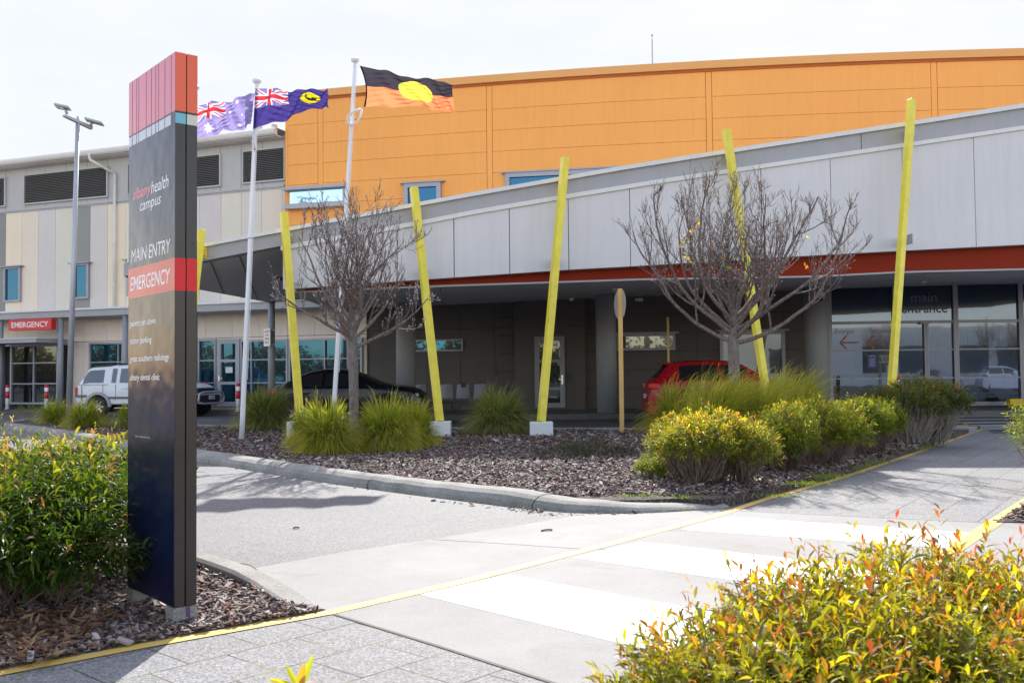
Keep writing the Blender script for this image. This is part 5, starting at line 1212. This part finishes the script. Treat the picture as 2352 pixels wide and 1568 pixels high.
# ================================================================== BARE TREES
def bare_tree(name, label, base, fork_z, crown_c, crown_r, nl, seed, r0=.085, leafs=0, group='bare trees in the mulch bed'):
    rd = random.Random(seed); b = Vector(base); e = empty(name, tuple(b), label, 'tree', group)
    cc, cr = Vector(crown_c), Vector(crown_r)
    top = Vector((b.x+(cc.x-b.x)*.6, b.y, fork_z+(crown_c[2]-fork_z)*.55))
    tr = [b+Vector((0, 0, -.05)), b+Vector((.01, 0, .12)), b.lerp(Vector((b.x, b.y, fork_z)), .5)+Vector((.012, 0, 0)), Vector((b.x, b.y, fork_z)), Vector((b.x+.01, b.y, fork_z)).lerp(top, .5), top]
    mb = MB(); mb.tube(tr, [r0*1.3, r0*1.06, r0*.98, r0*1.02, r0*.6, r0*.3], 14); mb.build('trunk', m_bark, e, True)
    br, bud = MB(), MB()
    def env(p): q = Vector(((p.x-cc.x)/cr.x, (p.y-cc.y)/cr.y, (p.z-cc.z)/cr.z)); return q.length
    def grow(p, d, L, r, lev):
        n = max(3, int(L/(.09 if lev < 2 else .055))); pts, rs = [p.copy()], [r]; q = p.copy(); d = d.normalized()
        for i in range(n):
            upb = (.045, .10, .14, .16)[min(lev, 3)]
            d = (d+Vector((rd.gauss(0, .085), rd.gauss(0, .085), rd.gauss(0, .06)+upb))).normalized(); q = q+d*(L/n)
            pts.append(q.copy()); rs.append(max(.0036, r*(1-.78*(i+1)/n)))
            if env(q) > 1.0 and lev < 3 and rd.random() < .5: break
        br.tube(pts, rs, 7 if lev == 0 else (5 if lev == 1 else 3), False)
        if lev == 2 and rd.random() < .6 or lev == 3:
            t = pts[-1]; bud.tube([t, t+d*.012, t+d*.024], [.0035, .006, .001], 4, False)
        if lev >= 3: return
        m = len(pts)-1; k = (6, 5, 4)[lev]
        for j in range(k):
            u = (.18 if lev == 0 else .12)+.83*(j+rd.random())/k; i = min(m-1, int(u*m)); pp = pts[i].lerp(pts[i+1], u*m-i); dd = (pts[i+1]-pts[i]).normalized()
            ax = Vector((rd.gauss(0, 1), rd.gauss(0, 1), rd.gauss(0, .8))); ax = (ax-dd*ax.dot(dd)).normalized(); ang = R(rd.uniform(28, 62))
            nd = dd*math.cos(ang)+ax*math.sin(ang)+Vector((0, 0, .28 if lev else .15)); ll = L*(rd.uniform(.32, .62) if lev < 2 else rd.uniform(.2, .55))*(1-.35*u)
            if lev == 1 and rd.random() < .07: ll *= 1.9; nd = nd*.35+Vector((0, 0, 1))
            grow(pp, nd, max(.05, ll), max(.0038, rs[i]*.6), lev+1)
    for i in range(nl):
        a = 2*math.pi*(i*.382+rd.uniform(-.05, .05)); u = i/(nl-1); z = fork_z-.03+(top.z-fork_z)*u**.9*.95
        el = R(12+62*u**.9+rd.uniform(-7, 7)); d = Vector((math.cos(a)*math.cos(el), math.sin(a)*math.cos(el)*(cr.y/cr.x), math.sin(el)))
        s = Vector((b.x+(top.x-b.x)*u, b.y, z)); Lr = min(cr.x, 2.2)
        L = (cr.x*1.36 if u < .5 else cr.z*1.02)*rd.uniform(.8, 1.06)
        grow(s, d, L, r0*(.44-.12*u), 0)
    br.build('branches', m_branch, e); bud.build('buds', M('pale_bud', (.55, .5, .48), .6), e)
    return e
T1 = PY(811, 900, 15.6); T2 = PY(1686, 900, 15.2)
c1 = PY(812, 590, 15.6); c2v = PY(1690, 590, 15.2)
tree1 = bare_tree('bare_tree', 'smaller leafless tree with a dense upright crown behind the tussocks, crossed by the right flagpole', (T1.x, T1.y, .085), PY(811, 795, 15.6).z, (c1.x, c1.y, PY(818, 600, 15.6).z), (1.32, 1.1, 1.5), 20, 8, .078)
tree2 = bare_tree('bare_tree', 'larger leafless tree with a wide vase-shaped crown rising from the grass before the red car', (T2.x, T2.y, .085), PY(1686, 785, 15.2).z, (c2v.x, c2v.y, PY(1690, 600, 15.2).z), (2.05, 1.5, 1.38), 24, 12, .088)
rg = np.random.default_rng(5)     # the few leaves still on the larger tree
pts = np.array([tuple(PY(x, y, 15.0+rg.normal()*.25)) for x, y in [(1585, 533), (1590, 541), (1605, 505), (1598, 524), (1618, 540), (1645, 592), (1655, 597), (1668, 600), (1580, 596), (1583, 600), (1572, 593), (1575, 568), (1582, 560), (1567, 540), (1642, 550), (1680, 612), (1850, 536), (1853, 604), (1592, 534), (1560, 555)]])
pts = np.repeat(pts, 2, 0)+rg.normal(size=(40, 3))*.03; cols_ = np.array([(.5, .5, .05), (.6, .35, .05), (.2, .25, .03), (.6, .15, .04)])[rg.integers(0, 4, 40)]
V, F, CC = leaves(pts, rg.normal(size=(40, 3)), unit(rg.normal(size=(40, 3))), np.full(40, .075), np.full(40, .045), cols_); cmesh('last_leaves', V, Arr(F), CC, m_leaf, tree2)
# ================================================================== PLANTING
PG = [(.12, .22, .02), (.24, .34, .03), (.55, .58, .07), (.5, .36, .06)]
PG_SHADE = [(.10, .17, .04), (.18, .25, .06), (.4, .42, .13), (.36, .3, .14)]  # same grass, dulled to stand in for the canopy's shade
PG_SUN = [(.17, .27, .03), (.34, .4, .04), (.7, .68, .1), (.6, .42, .08)]  # same grass, with sunlight brightened into its colours
def at(x, y, z=.085): p = G(x, y, z); return p.x, p.y
for i, (x, y, rpx, hpx, n, pal, lb, ln) in enumerate([
    (606, 990, 72, 108, 2600, PG_SHADE, 'grey-green tussock behind the base of the near flagpole', (.1, 0)),
    (700, 1028, 44, 100, 1800, PG, 'narrow yellow-green tussock at the foot of the left leaning post', (0, 0)),
    (748, 1046, 74, 126, 3600, PG, 'bright yellow-green tussock left of the smaller bare trunk', (0, 0)),
    (884, 1040, 78, 130, 3800, PG, 'large tussock right of the smaller bare trunk', (0, 0)),
    (950, 1030, 56, 108, 2600, PG, 'browner tussock touching the white base of the third post', (.05, 0)),
    (1142, 999, 78, 108, 3400, PG_SHADE, 'round green tussock alone between two white post bases', (.08, 0)),
    (186, 985, 50, 66, 1500, PG, 'small yellowing tussock in front of the lamp post', (.1, 0)),
    (120, 975, 42, 60, 1000, PG, 'wispy tussock near the rounded left end of the planted island', (.0, 0)),
    (292, 985, 26, 62, 900, PG, 'tussock mostly hidden by the left edge of the tall sign', (0, 0)),
    (1568, 998, 84, 126, 3200, PG_SUN, 'wind-blown tussock in front of the rear of the red car', (.3, 0)),
    (1652, 1034, 104, 182, 4200, PG_SUN, 'tall wind-blown tussock below the larger bare tree', (.35, 0)),
    (1745, 1030, 96, 172, 3400, PG_SUN, 'tussock between the larger bare tree and the fifth yellow post', (.3, 0)),
    (1822, 1012, 104, 162, 4200, PG_SUN, 'broad tussock in front of the big grey column', (.25, 0))]):
    X, Yv = at(x, y); s = Yv/FPX
    tussock(lb, X, Yv+rpx*s*.3, rpx*s*1.15, (hpx+4)*s*1.0, int(n*1.25), pal, 40+i, wd=.013 if Yv < 16.5 else .016, lean=ln)
def lobe(x, ytop, ybot, rpx, Y, k=1.0, zb=0.0):       # ellipsoid covering a photo column at distance Y
    p0, p1 = PY(x, ytop, Y), PY(x, ybot, Y); zc = (p0.z+p1.z)/2; return (p0.x, Y, zc, rpx*Y/FPX, rpx*Y/FPX*k, (p0.z-p1.z)/2)
LG, DG = (.12, .17, .015), (.05, .09, .012)
PB = [(.1, .14, .012), (.24, .28, .02), (.66, .6, .05), (.68, .36, .05), (.62, .16, .05)]
gi = 'bushes along the paved path'
bush('flowering_bush', 'orange-tipped yellow-green bush with bare twiggy base, nearest of the hedge by the path', [lobe(1560, 968, 1105, 62, 10.3), lobe(1640, 958, 1110, 80, 10.0), lobe(1715, 985, 1120, 62, 9.9), lobe(1600, 975, 1100, 70, 9.7)], 2900, .074, PB, 61, twigs=520, zmin=.1, group=gi, leafy_from=.32, radius=.003)
bush('small_bush', 'small bright green bush low at the left foot of the hedge', [lobe(1505, 1050, 1110, 30, 10.6), lobe(1490, 1062, 1100, 22, 10.4)], 300, .055, [LG, (.2, .25, .02), (.45, .45, .05), (.4, .4, .04), (.4, .3, .05)], 62, twigs=40, group=gi)
bush('flowering_bush', 'yellow-green bush second along the hedge, twiggy below', [lobe(1800, 945, 1095, 66, 11.2), lobe(1870, 930, 1080, 74, 11.8), lobe(1930, 945, 1070, 56, 12.0), lobe(1770, 975, 1100, 50, 11.0)], 3000, .074, [(.08, .13, .012), (.22, .28, .02), (.55, .56, .05), (.58, .45, .05), (.5, .2, .04)], 63, twigs=420, zmin=.1, group=gi, leafy_from=.27)
bush('flowering_bush', 'green bush third along the hedge, behind the yellow-green ones', [lobe(1975, 930, 1035, 64, 13.1), lobe(2015, 930, 1028, 52, 13.6)], 1900, .078, [(.07, .12, .012), (.16, .22, .02), (.4, .46, .04), (.35, .3, .03), (.3, .2, .03)], 64, twigs=160, zmin=.1, group=gi, leafy_from=.2)
bush('flowering_bush', 'largest dark green bush with pink flowers and bare grey twigs, at the bed tip', [lobe(2030, 905, 985, 78, 15.8), lobe(2110, 878, 975, 78, 15.6), lobe(2165, 890, 985, 55, 15.6), lobe(2090, 900, 1000, 70, 15.0)], 3300, .085, [(.035, .065, .012), (.08, .12, .015), (.22, .26, .03), (.25, .2, .03), (.3, .1, .05)], 65, twigs=420, zmin=.12, group=gi, flowers=22, leafy_from=.5, radius=.0045, twigmat=M('grey_twig', (.3, .26, .22), .8, var=.2, scale=15))
bush('creeping_shrub', 'low dark blue-green creeping shrub with pale pink flowers on the shaded mulch', [(*at(1300, 1050), .12, .42, .3, .12), (*at(1370, 1046), .14, .45, .3, .14), (*at(1335, 1040), .17, .35, .3, .14), (*at(1420, 1048), .11, .2, .2, .1)], 900, .035, [(.02, .045, .03), (.04, .07, .045), (.07, .1, .06), (.4, .2, .18), (.08, .1, .06)], 66, twigs=60, k=8, lw=.28)
bush('ground_cover_shrub', 'pale green low shrub between the left tussocks and the tall sign', [(*at(250, 985), .15, .8, .6, .2), (*at(205, 978), .12, .5, .5, .16)], 500, .06, [LG, (.2, .25, .04), (.35, .36, .08), (.35, .35, .1), (.3, .3, .1)], 67, twigs=40)
bush('ground_cover_shrub', 'sparse green seedling at the rounded left end of the island', [(*at(60, 958), .22, .35, .3, .2), (*at(95, 972), .15, .4, .3, .12)], 130, .07, [LG, (.2, .25, .04), (.35, .36, .08), (.35, .35, .1), (.3, .3, .1)], 68, twigs=40)
q = G(2395, 1118, .02)
bush('flowering_bush', 'light green bush cut off by the right edge of the photo beside the path', [(q.x, q.y, .5, .26, .3, .36), (q.x+.25, q.y+.1, .45, .35, .35, .4)], 420, .075, [LG, (.18, .24, .02), (.42, .42, .05), (.42, .36, .05), (.4, .2, .05)], 69, twigs=60, zmin=.1, group=gi)
# big bush at the left, in front of the driveway
PBL = [(.035, .08, .01), (.08, .14, .015), (.46, .42, .04), (.55, .36, .1), (.6, .2, .2)]
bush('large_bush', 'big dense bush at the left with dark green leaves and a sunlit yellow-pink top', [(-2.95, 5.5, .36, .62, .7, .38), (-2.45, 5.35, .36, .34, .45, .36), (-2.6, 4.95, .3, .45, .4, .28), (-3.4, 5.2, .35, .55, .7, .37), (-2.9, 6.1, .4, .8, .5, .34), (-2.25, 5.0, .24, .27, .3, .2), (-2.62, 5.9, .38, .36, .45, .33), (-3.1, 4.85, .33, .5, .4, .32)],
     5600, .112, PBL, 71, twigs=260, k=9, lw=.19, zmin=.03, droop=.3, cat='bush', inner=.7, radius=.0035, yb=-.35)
# near bush at the bottom right
PBR = [(.1, .13, .012), (.26, .27, .02), (.6, .5, .03), (.66, .2, .03), (.5, .06, .04)]
def nlobe(x, ytop, Y, rx, ry, rz): p = PY(x, ytop, Y); return (p.x, Y, p.z-rz, rx, ry, rz)
bush('large_bush', 'near bush filling the bottom right corner with glossy yellow-green, orange and red leaves', [nlobe(2150, 1290, 2.9, .34, .3, .3), nlobe(1900, 1355, 2.75, .34, .3, .3), nlobe(1700, 1440, 2.55, .27, .25, .28), nlobe(2300, 1350, 2.7, .34, .3, .3), nlobe(1580, 1530, 2.3, .2, .2, .25), nlobe(2000, 1420, 2.4, .34, .3, .3), nlobe(2250, 1480, 2.25, .34, .3, .3), nlobe(1800, 1540, 2.15, .28, .25, .28)],
     4700, .07, PBR, 72, sp=(.58, .83), twigs=420, k=9, lw=.21, zmin=.1, cat='bush', inner=.5, radius=.002, up=.8)
q0 = PY(690, 1570, 2.0)
def sprout(label, base, tips, L, W_, cols, seed, cat='plant'):
    rg = np.random.default_rng(seed); e = empty('young_shoot', (base[0], base[1], .012), label, cat); b = np.array(base, float); P = []; D = []; mb = MB()
    for t in tips: t = np.array(tuple(t)); P.append(b); D.append(t-b)
    P, D = np.array(P), np.array(D); V, F, CC = leaves(P, D, unit(np.tile([0, -1, .3], (len(P), 1))), np.linalg.norm(D, axis=1), np.linalg.norm(D, axis=1)*W_, np.array(cols), .08)
    cmesh('leaves', V, Arr(F), CC, m_leaf, e); mb.tube([(base[0], base[1], .012), tuple(b*np.array([1, 1, .5])), tuple(b)], [.004, .003, .002], 5); mb.build('stem', m_twig, e); return e
q0 = PY(688, 1585, 2.0)
sprout('young yellow-green shoot poking up at the bottom edge of the photo over the pavers', tuple(q0), [PY(612, 1550, 1.98), PY(655, 1517, 2.02), PY(722, 1492, 2.0), PY(700, 1510, 1.95), PY(727, 1560, 1.98)], .1, .2, [(.45, .4, .03), (.4, .42, .04), (.35, .4, .04), (.4, .25, .05), (.6, .25, .3)], 3)
# weeds along the kerb and path edge
rg = np.random.default_rng(9)
for i, (x, y, n, sz) in enumerate([(1850, 1112, 60, .05), (1890, 1098, 60, .06), (1905, 1094, 40, .05), (2010, 1062, 40, .05), (1795, 1140, 30, .04), (1470, 1141, 30, .045), (1570, 1143, 26, .04), (1970, 1072, 40, .05), (2120, 1030, 40, .06)]):
    X, Yv = at(x, y, .09); N_ = n*3; P = np.stack([X+rg.normal(size=N_)*.11, Yv+rg.normal(size=N_)*.06, np.full(N_, .088)], 1); D = unit(rg.normal(size=(N_, 3))*.6+np.array([0, 0, 1]))
    V, F, CC = leaves(P, D, unit(rg.normal(size=(N_, 3))), rg.uniform(.6, 1.3, N_)*sz, np.full(N_, .007), np.array([.13, .2, .03])*rg.uniform(.6, 1.6, (N_, 1))); e = cmesh('weed_patch', V, Arr(F), CC, m_leaf)
    tag(e, None, None, None, 'stuff'); e['label'] = 'low green weeds along the edge of the paved path'; e['category'] = 'weeds'
fr_ = np.array([p for p in front if p[0] < 2.0]); N_ = 700; ii = rg.integers(3, len(fr_)-1, N_); tt = rg.random(N_); cl = (np.sin(ii*9.7+tt*5)+1)/2 > .35; ii, tt = ii[cl], tt[cl]; N_ = len(ii)
B0 = fr_[ii]*(1-tt[:, None])+fr_[ii+1 if len(fr_) else ii]*tt[:, None]; P = np.stack([B0[:, 0]+rg.normal(size=N_)*.01, B0[:, 1]-.01-np.abs(rg.normal(size=N_))*.015, np.full(N_, .004)], 1)
V, F, CC = leaves(P, unit(rg.normal(size=(N_, 3))+np.array([0, 0, .7])), unit(rg.normal(size=(N_, 3))), rg.uniform(.012, .035, N_), np.full(N_, .006), np.array([.2, .24, .03])*rg.uniform(.6, 1.4, (N_, 1)))
o = cmesh('kerb_moss', V, Arr(F), CC, m_leaf); tag(o, 'thin line of moss and weeds in the gutter of the curved kerb', 'weeds', None, 'stuff')
# ================================================================== MULCH CHIPS, LEAF LITTER
def inside(poly, X, Y):
    poly = np.array(poly); r = np.zeros(len(X), bool); j = len(poly)-1
    for i in range(len(poly)):
        xi, yi = poly[i]; xj, yj = poly[j]; c = ((yi > Y) != (yj > Y)) & (X < (xj-xi)*(Y-yi)/((yj-yi) if yj != yi else 1e-9)+xi); r ^= c; j = i
    return r
CH = np.array([(.25, .21, .19), (.17, .12, .10), (.12, .06, .04), (.36, .32, .29), (.06, .036, .03), (.19, .085, .05), (.21, .17, .15), (.04, .028, .022)])
def chips(name, label, polyg, z, n, L, seed, box=None, pal=CH, thick=.35, lift=.03, tiltk=.28, cat='mulch'):
    rg = np.random.default_rng(seed); pg = np.array([tuple(p)[:2] for p in polyg]); x0, y0 = pg.min(0); x1, y1 = pg.max(0)
    if box: x0, x1, y0, y1 = max(x0, box[0]), min(x1, box[1]), max(y0, box[2]), min(y1, box[3])
    X = rg.uniform(x0, x1, n); Y = rg.uniform(y0, y1, n); k = inside(pg, X, Y); X, Y = X[k], Y[k]; n = len(X)
    a = rg.random(n)*6.283; ti = rg.normal(0, tiltk, n); D = np.stack([np.cos(a)*np.cos(ti), np.sin(a)*np.cos(ti), np.sin(ti)], 1)
    S = unit(np.cross(D, np.array([0, 0, 1.0])+rg.normal(size=(n, 3))*tiltk)); U = np.cross(S, D); ll = L*rg.lognormal(0, .35, n)/2; ww = ll*rg.uniform(.22, .5, n); th = np.minimum(ww*thick, .006)
    C = np.stack([X, Y, z+th+np.abs(np.sin(ti))*ll*.7+lift*rg.random(n)**2.5], 1); V = []
    for su in (-1, 1):
        for sx, sy in ((-1, -.7), (1, -1), (.85, .8), (-.9, 1)): V.append(C+D*(ll*sx)[:, None]+S*(ww*sy)[:, None]+U*(th*su)[:, None])
    V = np.stack(V, 1).reshape(-1, 3); b = (np.arange(n)*8)[:, None]; F = []
    for f in ((4, 7, 6, 5), (0, 1, 5, 4), (1, 2, 6, 5), (2, 3, 7, 6), (3, 0, 4, 7)): F += [tuple(x) for x in (b+np.array(f)).tolist()]
    c = pal[rg.integers(0, len(pal), n)]*rg.uniform(.7, 1.3, (n, 1)); o = cmesh(name, V, Arr(F), np.repeat(c, 8, 0), m_chip); return tag(o, label, cat, None, 'stuff')
chips('mulch_chips', 'weathered bark chips covering the planted island', isl, .085, 120000, .036, 1, (-6.5, 7.5, 9.0, 15.5))
chips('mulch_chips', 'shaded bark chips at the back and left end of the planted island', isl, .085, 60000, .052, 2, (-14, 8, 15.5, 24), thick=.3)
chips('mulch_chips', 'coarse bark chips around the foot of the tall sign', lbed, .022, 48000, .027, 3, (-3.4, -.8, 4.0, 7.2), lift=.02)
chips('mulch_chips', 'bark chips beyond the right yellow path edge', rb, .02, 5000, .05, 4, (3.8, 7, 7, 11))
def litter(label, X, Y, z, L, seed):
    rg = np.random.default_rng(seed); n = len(X); P = np.stack([X, Y, z+.004+.02*rg.random(n)], 1); D = rg.normal(size=(n, 3))*np.array([1, 1, .18]); Nn = unit(rg.normal(size=(n, 3))*.5+np.array([0, 0, 1]))
    V, F, CC = leaves(P, D, Nn, L*rg.uniform(.6, 1.2, n), L*rg.uniform(.16, .34, n), np.array([(.2, .1, .05), (.3, .18, .09), (.13, .075, .045)])[rg.integers(0, 3, n)], -.1)
    return tag(cmesh('leaf_litter', V, Arr(F), CC, m_chip), label, 'dry leaves', None, 'stuff')
rg = np.random.default_rng(31); litter('dry curled brown leaves under the big left bush', rg.uniform(-3.4, -1.95, 2200), rg.uniform(4.05, 4.9, 2200), .035, .07, 33)
chips('leaf_litter', 'dry leaves and chips fallen along the hedge and path', [at(1700, 1150), at(1780, 1090), at(2060, 1020), at(2200, 1000), at(2230, 1000), at(1900, 1098), at(1760, 1140)], .09, 900, .06, 6, pal=np.array([(.22, .13, .08), (.3, .19, .12), (.2, .17, .15)]), thick=.05, tiltk=.4)
chips('gutter_litter', 'bark crumbs washed into the kerb gutter', [G2(1000, 1155), G2(1000, 1151), G2(1330, 1181), G2(1500, 1180), G2(1400, 1185), G2(1250, 1186), G2(1100, 1165)], .004, 500, .03, 7, lift=.004)
chips('gutter_litter', 'fine bark crumbs in the gutter by the smaller tree shadow', [G2(455, 1063), G2(455, 1060), G2(746, 1108), G2(1000, 1149), G2(1000, 1154), G2(746, 1112)], .004, 700, .022, 8, lift=.004)
for i, (x, y, L_, a, lb) in enumerate([(1243, 1218, .09, .3, 'short brown stick lying on the concrete apron'), (673, 1212, .05, .1, 'dark bark flake on the near driveway'), (990, 1149, .05, .2, 'dark bark flake by the kerb on the driveway')]):
    p = G(x, y, .014 if i == 0 else .012); mb = MB(); mb.tube([p, p+Vector((L_*.5*math.cos(a), L_*.5*math.sin(a), .006)), p+Vector((L_*math.cos(a), L_*math.sin(a), .002))], .007, 6); o = mb.build('stick', m_twig); tag(o, lb, 'stick')
p = [G(530, 1296, .012), G(560, 1292, .05), G(590, 1300, .03), G(598, 1315, .014)]
mb = MB(); mb.tube([G(530, 1297, .012), G(552, 1293, .02), G(575, 1297, .02), G(595, 1311, .014)], .003, 5); o = mb.build('twig', M('reddish_twig', (.25, .1, .05), .7)); tag(o, 'thin curved reddish twig at the corner of the concrete apron', 'twig')
mb = MB(); mb.tube([G(455, 1003, .1), G(480, 1004, .12), G(505, 1006, .12), G(530, 1009, .1)], .012, 6); o = mb.build('irrigation_pipe', m_black); tag(o, 'black irrigation pipe lying on the mulch right of the tall sign', 'pipe')
# ================================================================== BEHIND THE PHOTOGRAPHER (seen in the glass)
vb = empty('visitor_building', (20, -34, 0), 'pale corrugated building reflected in the entrance glass', 'building')
mb = MB()
for i in range(260): x = -4+i*.2; mb.box(x, x+.13, -34.1, -34.02, .9, 5.2)
mb.box(-4, 48, -42, -34.1, 0, 5.4); mb.build('wall', M('pale_corrugated', (.5, .5, .46), .6), vb)
for x in (8, 13, 20, 25, 33, 38):
    mb = MB(); mb.box(x, x+3.2, -34.06, -33.95, 1.2, 3.6); mb.build('window', g_teal, vb)
for i, (x, y, s) in enumerate(((17.5, -6, 1), (25.5, -3, 1.05), (28.5, -4.5, 1), (31.5, -3, .95))):
    t = copy_tree(tree2 if i % 2 == 0 else tree1); t.location = (x, y, 0); t.rotation_euler = (0, 0, i*1.3); t.scale = (s, s, s); tag(t, 'bare tree reflected in the entrance glass, %s' % ('far left', 'second from the left', 'third from the left', 'far right')[i], 'tree', 'bare trees reflected in the glass')
rg = np.random.default_rng(21)
def far_wood():
    n = 40000; cl = 110; cx = rg.uniform(-75, -2, cl); cy = rg.uniform(-52, -38, cl); cx[60:] = rg.uniform(-105, -80, 50); cy[60:] = rg.uniform(-60, 20, 50); ch = rg.uniform(2.5, 7.5, cl); cr = rg.uniform(1.8, 3.6, cl)
    i = rg.integers(0, cl, n); d = unit(rg.normal(size=(n, 3)))*(rg.random((n, 1))**.4); P = np.stack([cx[i]+d[:, 0]*cr[i], cy[i]+d[:, 1]*cr[i], ch[i]*.6+d[:, 2]*ch[i]*.5], 1)
    V, F, CC = leaves(P, rg.normal(size=(n, 3)), unit(rg.normal(size=(n, 3))), rg.uniform(.3, .6, n), rg.uniform(.25, .4, n), np.array([.04, .06, .02])*rg.uniform(.6, 1.5, (n, 1)))
    return cmesh('far_wood', V, Arr(F), CC, m_leaf)
tag(far_wood(), 'dark wood far behind the photographer, reflected in the windows', 'wood', None, 'stuff')
